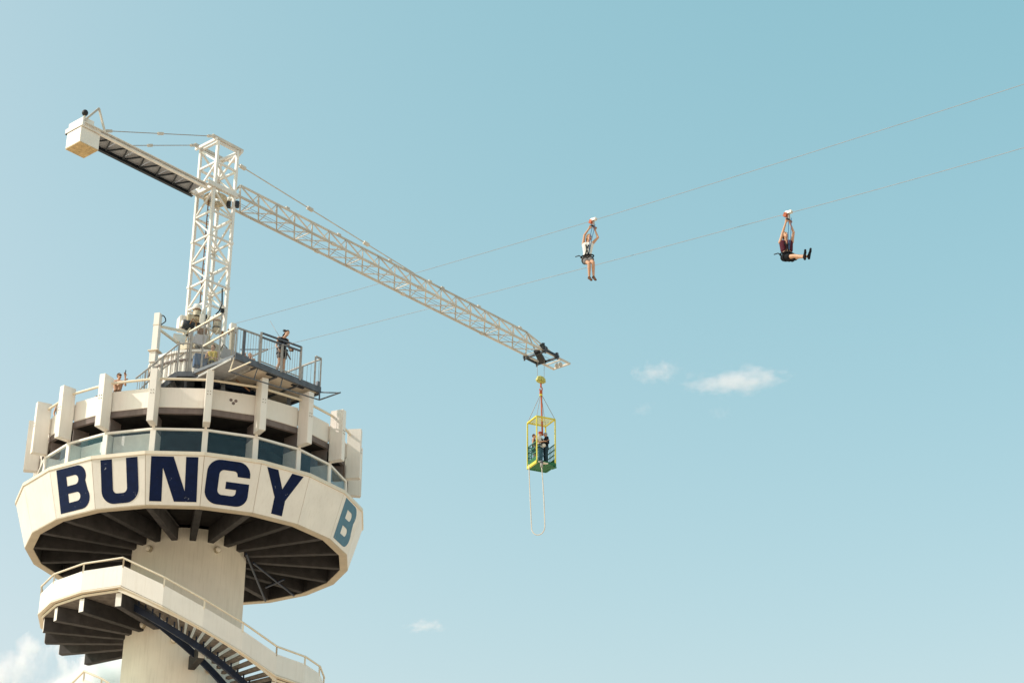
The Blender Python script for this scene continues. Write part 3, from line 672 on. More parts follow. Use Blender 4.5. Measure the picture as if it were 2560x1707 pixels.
# counter jib with grating floor
CB = 40.27
bar('counter_jib_beam', jp(-.80, -.42, CB), jp(-7.45, -.42, CB), .14, 'mast', crane, h=.22, kind='channel', up=UZ)
bar('counter_jib_beam', jp(-.80, .58, CB), jp(-7.45, .58, CB), .14, 'darksteel', crane, h=.24, kind='channel', up=UZ)
for i in range(6):
    a = -.95 - i * .92; box('grating', jp(a - .46, .08, CB + .06), (.90, .94, .02), math.atan2(J.y, J.x), 'grating', crane)
for i in range(6):
    a = -1.1 - i * .88
    bar('counter_jib_brace', jp(a, .54, CB - .04), jp(a - .44, -.38, CB - .04), .05, 'darksteel', crane, h=.06)
    bar('counter_jib_brace', jp(a - .44, -.38, CB - .04), jp(a - .88, .54, CB - .04), .05, 'darksteel', crane, h=.06)
bar('counter_jib_end', jp(-7.42, -.5, CB), jp(-7.42, .62, CB), .1, 'mast', crane, h=.2)
cw = box('counterweight', jp(-6.97, .06, 39.80), (.93, .94, .70), math.atan2(J.y, J.x), 'white', crane, .015)
for i in range(6):
    box('base_board', jp(-6.97, -.33 + .157 * i, 39.436), (.91, .150, .025), math.atan2(J.y, J.x), 'counterwood', cw)
box('counterweight_top', jp(-7.1, .1, 40.50), (.55, .95, .32), math.atan2(J.y, J.x), 'white', crane, .015)
bar('tail_frame', jp(-7.40, -.42, CB + .1), jp(-6.72, -.42, 41.32), .08, 'jib', crane)
bar('tail_frame', jp(-6.30, -.42, CB + .1), jp(-6.72, -.42, 41.32), .07, 'jib', crane)
add('warning_lamp', unit('ball', M['black']), crane, Matrix.Translation(jp(-7.0, .1, 41.18)) @ Matrix.Diagonal((.26, .26, .28, 1)))
tube('lamp_post', jp(-7.0, .1, 40.6), jp(-7.0, .1, 41.1), .08, 'motor', crane)
for n_, j_ in ((-.42, -6.25), (.58, -5.6)):
    a, b = jp(j_, n_, CB + .2), jp(-.9, n_ * 1.0 - (.16 if n_ < 0 else 0), ZH2 + .05)
    tube('tie_rope', a, b, .035, 'rope', crane)
    for t in (0, .47, .95): bar('turnbuckle', a.lerp(b, t), a.lerp(b, t + .05), .10, 'jib', crane)
tube('tie_rope', jp(-5.0, .3, CB + .3), jp(-.6, .3, 40.9), .022, 'rope', crane)
# machinery at the mast foot
box('machine_base', (-.1, -.5, 32.75), (1.6, 1.3, .4), JA, 'motor', crane, .02)
rm = random.Random(11)
for i in range(16):
    x, y, z = rm.uniform(-.9, .95), rm.uniform(-1.5, -1.0), rm.uniform(32.5, 33.7)
    m_ = rm.choice(('motor', 'rust', 'white', 'black', 'galv', 'motor'))
    if i % 3 == 0: tube('pipe_fitting', (x, y, z), (x + rm.uniform(-.25, .25), y + .05, z + rm.uniform(.15, .5)), rm.uniform(.06, .13), m_, crane)
    elif i % 3 == 1: box('machine_part', (x, y, z), (rm.uniform(.12, .32), .2, rm.uniform(.1, .28)), rm.uniform(0, 1), m_, crane, .015)
    else: path_tube('loose_hose', [(x, y, z), (x + .1, y - .05, z + .22), (x + .25, y, z + .1), (x + .3, y, z - .25)], .028, m_, crane)
box('winch_housing', (-1.0, -.75, 33.75), (.42, .5, .62), .3, 'white', crane, .04)
tube('winch_drum', (-1.0, -1.15, 33.58), (-.55, -1.05, 33.52), .40, 'darksteel', crane)
tube('winch_drum_hub', (-1.06, -1.2, 33.58), (-.98, -1.18, 33.58), .26, 'white', crane)
for x, y, z, m in ((-.47, -.95, 34.2, 'motor'), (.37, -1.0, 33.75, 'motor')):
    mo = tube('gear_motor', (x, y, z - .35), (x, y, z + .12), .32, m, crane)
    tube('motor_cowl', (x - .01, y, z + .14), (x - .015, y, z + .38), .30, 'white', mo)
    tube('motor_flange', (x, y, z + .11), (x, y, z + .15), .36, 'rust', mo)
    tube('motor_flange', (x, y, z - .20), (x, y, z - .15), .38, 'black', mo)
box('gear_case', (-.6, -.9, 33.9), (.6, .4, .34), .4, 'motor', crane, .03)
box('pump_case', (-.25, -1.1, 33.75), (.20, .24, .62), .1, 'white', crane, .02)
box('valve_block', (-.18, -1.05, 33.35), (.34, .3, .14), .1, 'rust', crane, .02)
path_tube('hydraulic_hose', [(-.12, -1, 34.5), (0, -1, 34.58), (.04, -1, 34.4), (-.02, -1, 34.2), (.02, -1, 33.9), (.1, -1, 33.6)], .05, 'white', crane)
path_tube('power_cable', [(.48, -.6, 35.6), (.52, -.62, 34.9), (.42, -.7, 34.5), (.3, -.8, 34.3)], .03, 'black', crane)
box('junction_box', (.55, -.5, 34.62), (.14, .14, .2), .3, 'black', crane, .01)
anch = thing('zip_anchor_post', (.98, -3.9, 29.6), 'grimy pale post where the upper zip wire ends beside the mast', 'post')
tube('post', (1.0, -3.9, 29.34), (.98, -3.9, 32.1), .19, 'motor', anch)
box('anchor_head', (.98, -3.9, 32.3), (.24, .24, .3), .4, 'white', anch, .02)
tube('anchor_pin', (.8, -4.05, 32.12), (1.15, -3.8, 32.12), .07, 'rust', anch)
bar('stay', (.98, -3.9, 31.5), (1.35, -3.6, 30.2), .05, 'galv', anch)

# trolley, hook block, ropes
def trolley():
    t = thing('jib_trolley', jb(21.8, -.1, ZJ - .2), 'dark steel trolley with wheels hanging under the jib tip', 'trolley')
    for j_ in (21.35, 22.35): bar('cross_beam', jb(j_, JN0 - .22, ZJ - .12), jb(j_, JF0 + .18, ZJ - .12), .09, 'darksteel', t)
    for n_ in (JN0 - .18, JF0 + .14):
        bar('side_plate', jb(21.25, n_, ZJ - .05), jb(22.45, n_, ZJ - .05), .06, 'darksteel', t, h=.12)
        for j_ in (21.35, 22.35):
            bar('wheel_hanger', jb(j_, n_, ZJ - .24), jb(j_, n_, ZJ + .12), .08, 'galvdark', t)
            tube('wheel', jb(j_, n_ * .86, ZJ + .08), jb(j_, n_ * .98, ZJ + .08), .18, 'darksteel', t)
    bar('trolley_body', jb(21.2, -.35, ZJ - .02), jb(22.3, .12, ZJ - .16), .32, 'black', t, h=.13)
    bar('winch_mount', jb(21.45, JN0 + .05, ZJ), jb(21.45, JN0 + .05, ZJ + .42), .15, 'darksteel', t)
    tube('winch_reel', jb(21.3, JN0 + .05, ZJ + .2), jb(21.7, JN0 + .1, ZJ + .2), .3, 'black', t)
trolley()
HK = jb(21.85, -.08, 0); HX, HY = HK.x, HK.y
hk = thing('hook_block', (HX, HY, 38.95), 'mustard yellow hook block hanging on two thin ropes below the jib tip', 'hook block')
bm = bmesh.new(); bmesh.ops.create_icosphere(bm, subdivisions=2, radius=1)
for v in bm.verts: v.co = Vector((v.co.x * .27, v.co.y * .16, v.co.z * .21)) * (1 + .09 * math.sin(9 * v.co.x + 7 * v.co.z))
me = bpy.data.meshes.new('sheave_housing'); bm.to_mesh(me); bm.free(); me.materials.append(M['hook'])
add('sheave_housing', me, hk, Matrix.Translation((HX, HY, 39.02)) @ Matrix.Rotation(R_(22), 4, 'Y'))
for s, z in ((-.17, 39.16), (.17, 39.1)): tube('rope_fall', (HX + s, HY, z - .05), (HX + s * 1.1, HY, ZJ - .1), .022, 'rope', hk)
tube('sheave', (HX - .1, HY - .19, 39.04), (HX - .1, HY - .13, 39.04), .2, 'hook', hk); tube('sheave', (HX + .11, HY - .19, 38.97), (HX + .11, HY - .13, 38.97), .2, 'hook', hk)
tube('swivel', (HX, HY, 38.84), (HX, HY, 38.62), .09, 'red', hk)
path_tube('hook', [(HX, HY, 38.64), (HX + .06, HY, 38.58), (HX + .06, HY, 38.48), (HX, HY, 38.42), (HX - .06, HY, 38.47), (HX - .05, HY, 38.53)], .035, 'red', hk)

# ------------------------------------------------------------------ jump cage
ZC0, ZC1 = 34.30, 36.74
cage = thing('jump_cage', (HX, HY, ZC0), 'yellow and green open jump cage hanging from the crane hook', 'cage')
ca, cb = Vector((.50, .14, 0)), Vector((-.14, .50, 0))
def cg(a, b, z): return Vector((HX, HY, 0)) + ca * a + cb * b + UZ * z
for a, b in corners:
    bar('upright', cg(a, b, ZC0), cg(a, b, ZC1), .055, 'yellow', cage, up=ca)
    tube('sling', cg(a, b, ZC1), (HX, HY, 38.28), .028, 'rope', cage)
for f in range(4):
    c0, c1 = corners[f], corners[(f + 1) % 4]
    bar('top_frame', cg(*c0, ZC1), cg(*c1, ZC1), .06, 'yellow', cage)
    bar('floor_frame', cg(*c0, ZC0), cg(*c1, ZC0), .09, 'yellow' if f == 3 else 'green', cage, h=.14)
    if f != 0:
        for z in (ZC0 + .55, ZC0 + .82, ZC0 + 1.1): bar('guard_rail', cg(*c0, z), cg(*c1, z), .042, 'teal_mesh', cage)
        for i in range(7):
            t = (i + .5) / 7; bar('guard_bar', cg(*c0, ZC0).lerp(cg(*c1, ZC0), t), cg(*c0, ZC0 + 1.1).lerp(cg(*c1, ZC0 + 1.1), t), .024, 'teal_mesh', cage)
        p, q = cg(*c0, ZC0 + .18), cg(*c1, ZC0 + .18); bar('kick_plate', p, q, .012, 'green', cage, h=.30, up=UZ)
for i in range(9):
    t = -1 + 2 * (i + .5) / 9; bar('roof_bar', cg(-1, t, ZC1 - .02), cg(1, t, ZC1 - .02), .018, 'yellow', cage)
    bar('roof_bar', cg(t, -1, ZC1 - .02), cg(t, 1, ZC1 - .02), .018, 'yellow', cage)
V, F = hexa([cg(a, b, ZC0 - .05) for a, b in corners], [cg(a, b, ZC0 + .03) for a, b in corners]); add('floor_plate', mesh_from('floor_plate', V, F, M['green']), cage)
bar('jump_ledge', cg(-.9, -1.02, ZC0 - .02), cg(.0, -1.35, ZC0 - .12), .16, 'rail', cage, h=.05)
for a, b in ((.2, -1.1), (.75, -.75)): box('tray_corner', cg(a, b, ZC0 - .12), (.36, .3, .06), .6, 'green', cage)
bar('ring_beam', (HX, HY, 38.2), (HX, HY, 38.42), .13, 'red', cage)
tube('yellow_shackle', (HX, HY, 38.12), (HX, HY, 38.22), .16, 'yellow', cage)
st = path_tube('lifting_strap', [(HX + .02, HY, 38.2), (HX + .03, HY - .02, 37), (HX + .05, HY - .05, 35.95)], .045, 'red'); tag(st, 'orange red strap running from the hook down into the jump cage', 'strap')
# bungee loop
ls = Vector((HX - .68, HY - .2, 0)); rs = Vector((HX - .14, HY - .70, 0)); pts = []
zt0, zt1, zb = ZC0 - .02, ZC0 - .22, 30.52
for i in range(13): pts.append(Vector((ls.x + .1 * (i / 12) ** 1.3, ls.y - .1 * i / 12, zt0 + (zb + .35 - zt0) * i / 12)))
w = (rs.x + .14 - pts[-1].x) / 2; cx = pts[-1].x + w
for i in range(1, 12): t = PI * i / 12; pts.append(Vector((cx - w * math.cos(t), ls.y - .1 - .4 * i / 12, zb + .35 - .36 * math.sin(t))))
for i in range(13): pts.append(Vector((rs.x + .14 * (1 - (i / 12) ** 1.6), ls.y - .5 + (rs.y - ls.y + .5) * i / 12, zb + .35 + (zt1 - zb - .35) * i / 12)))
bg = thing('bungee_cord', (ls.x + .3, ls.y, 30.6), 'pale bungee cord hanging in a long loop under the jump cage', 'bungee cord')
path_tube('cord', pts, .024, 'bungee', bg, 8)
tube('cord_clamp', rs + UZ * (ZC0 - .30), rs + UZ * (ZC0 - .08), .14, 'galv', bg); tube('shackle', rs + UZ * (ZC0 - .1), rs + UZ * (ZC0 + .02), .18, 'galvdark', bg)
# ------------------------------------------------------------------ people
VROT = Matrix.Rotation(R_(-10.6), 4, 'Z')        # local x = right as seen from the beach, y = away, z = up
def capsule(V, F, p0, r0, p1, r1, seg=10):
    p0, p1 = Vector(p0), Vector(p1); d = p1 - p0; L = d.length
    d = d / L if L > 1e-6 else Vector((0, 0, 1))
    a = d.cross(Vector((0, 0, 1)) if abs(d.z) < .9 else Vector((1, 0, 0))).normalized(); b = d.cross(a)
    rings = [(p0 - d * r0 * math.cos(t), r0 * math.sin(t)) for t in (.3, .8, 1.25)] + [(p1 + d * r1 * math.cos(t), r1 * math.sin(t)) for t in (1.25, .8, .3)]
    base = len(V)
    for c, r in rings:
        for s in range(seg):
            t = 2 * PI * s / seg; V.append(c + (a * math.cos(t) + b * math.sin(t)) * r)
    n = len(rings)
    for i in range(n - 1):
        for s in range(seg):
            F.append((base + i * seg + s, base + i * seg + (s + 1) % seg, base + (i + 1) * seg + (s + 1) % seg, base + (i + 1) * seg + s))
    F.append(tuple(base + s for s in reversed(range(seg)))); F.append(tuple(base + (n - 1) * seg + s for s in range(seg)))
def ellip(V, F, c, ax, seg=12, rings=8):
    """ellipsoid with semi-axis vectors ax=(x,y,z)"""
    base = len(V); c = Vector(c)
    for i in range(1, rings):
        t = PI * i / rings
        for s in range(seg):
            u = 2 * PI * s / seg
            V.append(c + ax[0] * (math.sin(t) * math.cos(u)) + ax[1] * (math.sin(t) * math.sin(u)) + ax[2] * math.cos(t))
    for i in range(rings - 2):
        for s in range(seg):
            F.append((base + i * seg + s, base + (i + 1) * seg + s, base + (i + 1) * seg + (s + 1) % seg, base + i * seg + (s + 1) % seg))
    F.append(tuple(base + s for s in range(seg))); F.append(tuple(base + (rings - 2) * seg + s for s in reversed(range(seg))))
def grow(name, V, F, m, vox, smooth=2):
    me = bpy.data.meshes.new('tmp'); me.from_pydata([tuple(v) for v in V], [], F); me.update()
    o = bpy.data.objects.new('tmp', me); COL.objects.link(o)
    md_ = o.modifiers.new('r', 'REMESH'); md_.mode = 'VOXEL'; md_.voxel_size = vox; md_.use_smooth_shade = True
    sm = o.modifiers.new('s', 'SMOOTH'); sm.factor = .5; sm.iterations = smooth
    out = bpy.data.meshes.new_from_object(o.evaluated_get(bpy.context.evaluated_depsgraph_get()))
    bpy.data.objects.remove(o); bpy.data.meshes.remove(me)
    out.name = name; out.materials.clear(); out.materials.append(m)
    return out
def person(label, loc, Jt, skin, face, wear, hair=None, sc=1.0, vox=.010, group=None, grip=False, curl=None, cap=None, extra=None):
    """Jt: joint positions (local units); wear: list of (name, kind, material)"""
    Jt = {k: Vector(v) for k, v in Jt.items()}
    T = Matrix.Translation(loc) @ VROT @ Matrix.Scale(sc, 4)
    root = bpy.data.objects.new('person', None); root.empty_display_size = .2
    link(root, None, Matrix.Translation(loc)); tag(root, label, 'person', group)
    f = Vector(face).normalized(); hd = Jt['head']; nk = Jt['neck']
    upv = (hd - nk).normalized(); upv = (upv - f * upv.dot(f) * .6).normalized(); side = f.cross(upv).normalized(); upv = side.cross(f).normalized()
    def seg_caps(infl, parts, V, F):
        g = lambda k: Jt[k]
        ch = (g('shL') + g('shR')) / 2; pe = (g('hipL') + g('hipR')) / 2; wa = pe.lerp(ch, .42)
        sv = (g('shR') - g('shL')); hv = (g('hipR') - g('hipL'))
        if 'torso' in parts:
            capsule(V, F, g('hipL').lerp(pe, .25), .098 + infl, g('hipR').lerp(pe, .25), .098 + infl)
            for s in (-.22, .22):
                capsule(V, F, pe + hv * s * 1.3, .098 + infl, wa + sv * s * .72, .082 + infl)
                capsule(V, F, wa + sv * s * .72, .082 + infl, ch.lerp(wa, .18) + sv * s * 1.1, .097 + infl)
            capsule(V, F, ch.lerp(wa, .16) - sv * .30, .085 + infl, ch.lerp(wa, .16) + sv * .30, .085 + infl)
        if 'shoulders' in parts:
            capsule(V, F, g('shL'), .052 + infl, ch + (nk - ch) * .5, .056 + infl); capsule(V, F, g('shR'), .052 + infl, ch + (nk - ch) * .5, .056 + infl)
        if 'straps' in parts:
            for s in ('shL', 'shR'): capsule(V, F, g(s).lerp(ch, .35), .040 + infl, ch.lerp(wa, .2) + (g(s) - ch) * .5, .07 + infl)
        for s in 'LR':
            sh, el, ha = g('sh' + s), g('el' + s), g('ha' + s); hp, kn, an, to = g('hip' + s), g('kn' + s), g('an' + s), g('to' + s)
            if 'arm' in parts: capsule(V, F, sh, .052 + infl, el, .039 + infl); capsule(V, F, el, .040 + infl, ha, .027 + infl)
            if 'sleeve' in parts: capsule(V, F, sh, .055 + infl, sh.lerp(el, .5), .050 + infl)
            if 'leg' in parts:
                capsule(V, F, hp, .088 + infl, kn, .056 + infl); capsule(V, F, kn, .055 + infl, kn.lerp(an, .35), .056 + infl); capsule(V, F, kn.lerp(an, .35), .056 + infl, an, .034 + infl)
            if 'shorts' in parts: capsule(V, F, hp, .093 + infl, hp.lerp(kn, .42), .084 + infl)
            if 'foot' in parts:
                heel = an + (an - kn).normalized() * .05 - (to - an) * .25
                capsule(V, F, an, .036 + infl, heel, .034 + infl); capsule(V, F, heel, .034 + infl, to, .030 + infl); capsule(V, F, an, .036 + infl, an.lerp(to, .7) + (an - kn).normalized() * .02, .034 + infl)
    V, F = [], []
    seg_caps(0, ('torso', 'shoulders', 'arm', 'leg', 'foot'), V, F)
    capsule(V, F, (Jt['shL'] + Jt['shR']) / 2, .056, hd - upv * .07 - f * .01, .050)
    ellip(V, F, hd + upv * .025 - f * .012, (side * .074, f * .092, upv * .098)); ellip(V, F, hd - upv * .045 + f * .022, (side * .056, f * .062, upv * .075))
    capsule(V, F, hd + upv * .015 + f * .084, .010, hd - upv * .022 + f * .098, .014); capsule(V, F, hd + upv * .035 + f * .070 - side * .035, .012, hd + upv * .035 + f * .070 + side * .035, .012)
    for s in (-1, 1): ellip(V, F, hd + side * (.076 * s) - f * .012 - upv * .01, (side * .012, f * .02, upv * .032), 8, 6)
    for s in 'LR':                                   # hands: palm, four fingers, thumb
        el, ha = Jt['el' + s], Jt['ha' + s]; d = (ha - el).normalized()
        c = Vector(curl) if curl is not None else Vector((0, 0, -1)); c = (c - d * c.dot(d)); c = c.normalized() if c.length > .05 else d.orthogonal().normalized()
        w = d.cross(c).normalized()
        for q in (-.022, .022): capsule(V, F, ha + w * q * .6, .020, ha + d * .075 + w * q, .019)
        for i, (q, ln) in enumerate(((-.034, .062), (-.0115, .072), (.0115, .068), (.034, .054))):
            k0 = ha + d * .088 + w * q
            if grip: k1 = k0 + d * .020 + c * .030; k2 = k1 - d * .020 + c * .022
            else: k1 = k0 + d * ln * .55 + c * .012; k2 = k1 + d * ln * .42 + c * .026
            capsule(V, F, k0, .0105, k1, .0095, 7); capsule(V, F, k1, .0095, k2, .0085, 7)
        t0 = ha + d * .03 + w * .036; t1 = t0 + d * .03 + w * .025 + c * .015; capsule(V, F, t0, .013, t1, .011, 7); capsule(V, F, t1, .011, t1 + d * .028 + c * (.02 if grip else .006), .0095, 7)
    body = add('body', grow('body', V, F, SK[skin], vox * .8, 3), root, T)
    for s in (-1, 1):
        add('eye', unit('ball', M['black']), body, T @ Matrix.Translation(hd + f * .080 + upv * .018 + side * (.03 * s)) @ Matrix.Diagonal((.022, .022, .014, 1)))
    V, F = [], []; capsule(V, F, hd + f * .080 - upv * .058 - side * .02, .006, hd + f * .080 - upv * .058 + side * .02, .006)
    add('mouth', mesh_from('mouth', V, F, CL['red'], True), body, T)
    if hair:
        hm, kind = hair; V, F = [], []
        ellip(V, F, hd + upv * .040 - f * .030, (side * .086, f * .094, upv * .102))
        if kind != 'short':
            ellip(V, F, hd - f * .055 - upv * .03, (side * .08, f * .055, upv * .13))
        if kind == 'windy':
            rr = random.Random(3)
            for i in range(22):
                p = hd + upv * rr.uniform(.0, .11) - f * rr.uniform(.02, .09) + side * rr.uniform(-.05, .05)
                q = p - f * rr.uniform(.06, .20) + upv * rr.uniform(-.12, .08) + side * rr.uniform(-.05, .05); capsule(V, F, p, .032, q, .010, 7)
            for i in range(9):
                p = hd - f * .05 - upv * .08 + side * (-.06 + .015 * i); q = p - upv * rr.uniform(.10, .24) - f * rr.uniform(.0, .12); capsule(V, F, p, .026, q, .010, 7)
        if kind == 'tail':
            capsule(V, F, hd - f * .10 + upv * .02, .04, hd - f * .17 - upv * .16, .018)
        # keep the face clear
        V2, F2 = V, F
        me = grow('hair', V2, F2, hm, vox, 1)
        bm = bmesh.new(); bm.from_mesh(me)
        kill = [v for v in bm.verts if (v.co - hd).dot(f) > .045 and (v.co - hd).dot(upv) < .055]
        bmesh.ops.delete(bm, geom=kill, context='VERTS'); bm.to_mesh(me); bm.free()
        add('hair', me, root, T)
    if cap:
        V, F = [], []; ellip(V, F, hd + upv * .055 - f * .015, (side * .090, f * .104, upv * .085)); capsule(V, F, hd + upv * .055 + f * .08, .018, hd + upv * .045 + f * .15, .014)
        add('cap', grow('cap', V, F, cap, vox, 1), root, T)
    for nm, kind, m in wear:
        V, F = [], []
        if kind == 'tank': seg_caps(.013, ('torso', 'straps'), V, F)
        elif kind == 'tee': seg_caps(.016, ('torso', 'shoulders', 'sleeve'), V, F)
        elif kind == 'jacket': seg_caps(.022, ('torso', 'shoulders', 'arm'), V, F)
        elif kind == 'crop':
            ch = (Jt['shL'] + Jt['shR']) / 2; pe = (Jt['hipL'] + Jt['hipR']) / 2; wa = pe.lerp(ch, .5); sv = Jt['shR'] - Jt['shL']
            for s in (-.24, .24): capsule(V, F, wa + sv * s, .100, ch.lerp(wa, .2) + sv * s * 1.1, .113)
            seg_caps(.013, ('straps',), V, F)
        elif kind == 'shorts':
            seg_caps(.018, ('shorts',), V, F); pe = (Jt['hipL'] + Jt['hipR']) / 2; ch = (Jt['shL'] + Jt['shR']) / 2
            hv = Jt['hipR'] - Jt['hipL']
            for s in (-.28, .28): capsule(V, F, pe + hv * s, .118, pe.lerp(ch, .22) + hv * s * .8, .108)
        elif kind == 'trousers':
            seg_caps(.016, ('leg', 'shorts'), V, F); pe = (Jt['hipL'] + Jt['hipR']) / 2; ch = (Jt['shL'] + Jt['shR']) / 2; hv = Jt['hipR'] - Jt['hipL']
            for s in (-.28, .28): capsule(V, F, pe + hv * s, .118, pe.lerp(ch, .2) + hv * s * .8, .108)
        elif kind == 'shoes':
            seg_caps(.005, ('foot',), V, F)
        elif kind == 'boots':
            seg_caps(.014, ('foot',), V, F)
            for s in 'LR': capsule(V, F, Jt['an' + s], .05, Jt['an' + s].lerp(Jt['kn' + s], .4), .062)
        elif kind == 'harness':
            ch = (Jt['shL'] + Jt['shR']) / 2; pe = (Jt['hipL'] + Jt['hipR']) / 2; sv = Jt['shR'] - Jt['shL']; hv = (Jt['hipR'] - Jt['hipL'])
            fr = sv.cross(ch - pe).normalized(); fr = fr if fr.dot(f) > 0 else -fr
            w0 = pe.lerp(ch, .2)
            pts = [w0 + hv.normalized() * (.20 * math.cos(a)) + fr * (.128 * math.sin(a)) for a in [2 * PI * i / 16 for i in range(17)]]
            for p, q in zip(pts[:-1], pts[1:]): capsule(V, F, p, .022, q, .022, 6)
            for s in (-1, 1):
                a, b_ = ch + sv * (.30 * s) + (ch - pe).normalized() * .05, w0 - hv * (.35 * s) + fr * .125
                mid = a.lerp(b_, .45) + fr * .095; capsule(V, F, a, .018, mid, .018, 6); capsule(V, F, mid, .018, b_, .018, 6)
                capsule(V, F, a, .018, a.lerp(w0, .5) - fr * .115 - sv * .05 * s, .018, 6); capsule(V, F, a.lerp(w0, .5) - fr * .115 - sv * .05 * s, .018, w0 + hv * .3 * s - fr * .12, .018, 6)
                hp, kn = (Jt['hipL'], Jt['knL']) if s < 0 else (Jt['hipR'], Jt['knR']); ax = (kn - hp).normalized(); c0 = hp.lerp(kn, .16); u = ax.orthogonal().normalized(); v_ = ax.cross(u)
                pts = [c0 + (u * math.cos(t) + v_ * math.sin(t)) * .108 for t in [2 * PI * i / 12 for i in range(13)]]
                for p, q in zip(pts[:-1], pts[1:]): capsule(V, F, p, .018, q, .018, 6)
            add(nm, mesh_from(nm, V, F, m, True), root, T); continue
        add(nm, grow(nm, V, F, m, vox * 1.1, 2), root, T)
    if extra: extra(root, T, Jt)
    return root

def stand(**kw):
    """neutral standing figure, facing -y, 1.75 tall; override joints by keyword"""
    d = dict(head=(0, -.02, 1.62), neck=(0, 0, 1.50), shL=(-.18, 0, 1.43), shR=(.18, 0, 1.43), elL=(-.24, .03, 1.13), elR=(.24, .03, 1.13), haL=(-.24, -.10, .90), haR=(.24, -.10, .90),
             hipL=(-.095, 0, .92), hipR=(.095, 0, .92), knL=(-.11, -.03, .50), knR=(.11, -.03, .50), anL=(-.12, .02, .09), anR=(.12, .02, .09), toL=(-.14, -.15, .035), toR=(.14, -.15, .035))
    d.update(kw); return d
def turn(d, deg):
    m = Matrix.Rotation(R_(deg), 3, 'Z'); return {k: m @ Vector(v) for k, v in d.items()}

# zip wires, trolleys and the two riders
Z1 = [Vector((1.05, -3.95, 32.45)), Vector((11.48, -21.37, 28.68)), Vector((22.0, -38.80, 25.46))]
Z2 = [Vector((2.32, -5.5, 30.73)), Vector((15.98, -26.35, 26.66)), Vector((21.9, -35.38, 25.14))]
def wire(label, pts, sag):
    P = []
    for a, b in zip(pts[:-1], pts[1:]):
        for i in range(12):
            t = i / 12; P.append(a.lerp(b, t) - UZ * (sag * 4 * t * (1 - t)))
    P.append(pts[-1])
    o = thing('zip_wire', pts[0], label, 'cable', 'zip wires'); path_tube('wire', P, .0075, 'cable', o, 6); return o
wire('upper thin zip wire running from the crane mast to the top right', Z1, .06)
wire('lower thin zip wire running from the launch platform to the right edge', Z2, .06)
wb = thing('wire_bracket', (2.32, -5.5, 30.7), 'small forked steel bracket holding the lower zip wire at the platform', 'bracket')
bar('bracket_arm', (1.78, -5.3, 30.5), (2.32, -5.5, 30.73), .05, 'galv', wb); bar('bracket_arm', (1.30, -5.2, 30.78), (2.32, -5.5, 30.73), .03, 'galvdark', wb)
tube('bracket_post', (1.78, -5.3, 29.5), (1.78, -5.3, 30.55), .05, 'galv', wb); add('pin', unit('ball', M['rust']), wb, Matrix.Translation((2.32, -5.5, 30.73)) @ Matrix.Scale(.07, 4))
sl = path_tube('safety_line', [(2.35, -6.1, 31.65), (2.55, -6.3, 31.2), (2.75, -6.5, 30.8)], .010, 'cable'); tag(sl, 'thin slack line dropping from the upper zip wire to the gate post', 'line')
def zip_trolley(p, d, label):
    t = thing('zip_trolley', p, label, 'pulley', 'zip line trolleys'); d = d.normalized(); sd_ = d.cross(UZ).normalized()
    for s in (-.07, .075): tube('wheel', p + d * s - sd_ * .03 + UZ * .03, p + d * s + sd_ * .03 + UZ * .03, .105, 'white', t)
    bar('side_plate', p - d * .10 - sd_ * .042 + UZ * .01, p + d * .11 - sd_ * .042 + UZ * .03, .02, 'white', t, h=.075); bar('side_plate', p - d * .10 + sd_ * .042 + UZ * .01, p + d * .11 + sd_ * .042 + UZ * .03, .02, 'white', t, h=.075)
    bar('brake_block', p - d * .15 - UZ * .02, p - d * .05 - UZ * .05, .12, 'red', t)
    bar('drop_link', p - UZ * .04, p - UZ * .20, .05, 'galv', t)
    bar('handle_bar', p - UZ * .22 - sd_ * .14 - d * .02, p - UZ * .22 + sd_ * .14 + d * .02, .035, 'black', t)
    return t
zip_trolley(Z1[1], Z1[1] - Z1[0], 'white zip line trolley above the rider in the white top')
zip_trolley(Z2[1], Z2[1] - Z2[0], 'white zip line trolley above the rider in dark clothes')
def lines(m='blue'):
    def ex(root, T, Jt):
        ch = (Jt['shL'] + Jt['shR']) / 2; pe = (Jt['hipL'] + Jt['hipR']) / 2; f = Vector((.3, -1, 0)) * .13
        top = Vector((.05, 0, .08))
        for a in (-.03, .04): path_tube('lanyard', [T @ (top + Vector((a, 0, 0))), T @ ((ch + Vector((.08 + a, -.14, .12)))), T @ (pe.lerp(ch, .25) + f)], .010, m, root)
        path_tube('loose_strap', [T @ (pe + Vector((-.14, .05, .10))), T @ (pe + Vector((-.24, .05, .17))), T @ (pe + Vector((-.36, .05, .13)))], .016, 'black', root)
    return ex
r1 = dict(head=(-.10, -.03, -.40), neck=(-.13, 0, -.54), shL=(-.285, .02, -.60), shR=(.0, -.03, -.59), elL=(-.245, -.04, -.31), elR=(.165, -.06, -.40), haL=(-.10, 0, -.06), haR=(.09, 0, -.12),
          hipL=(-.25, .03, -1.14), hipR=(-.10, 0, -1.13), knL=(-.13, -.29, -1.42), knR=(-.01, -.29, -1.39), anL=(-.13, -.20, -1.84), anR=(.0, -.19, -1.82), toL=(-.07, -.27, -1.97), toR=(.06, -.26, -1.96))
person('zip line rider in a white sleeveless top with bare dangling legs', Z1[1] - Vector((.05, 0, .24)), r1, 'tan', (.45, -.85, -.15),
       [('tank_top', 'tank', CL['white']), ('shorts', 'shorts', CL['grey']), ('harness', 'harness', CL['black']), ('sandals', 'shoes', CL['brown'])], (CL['hair_fair'], 'long'), grip=True, curl=(0, -1, .2), extra=lines(), vox=.009)
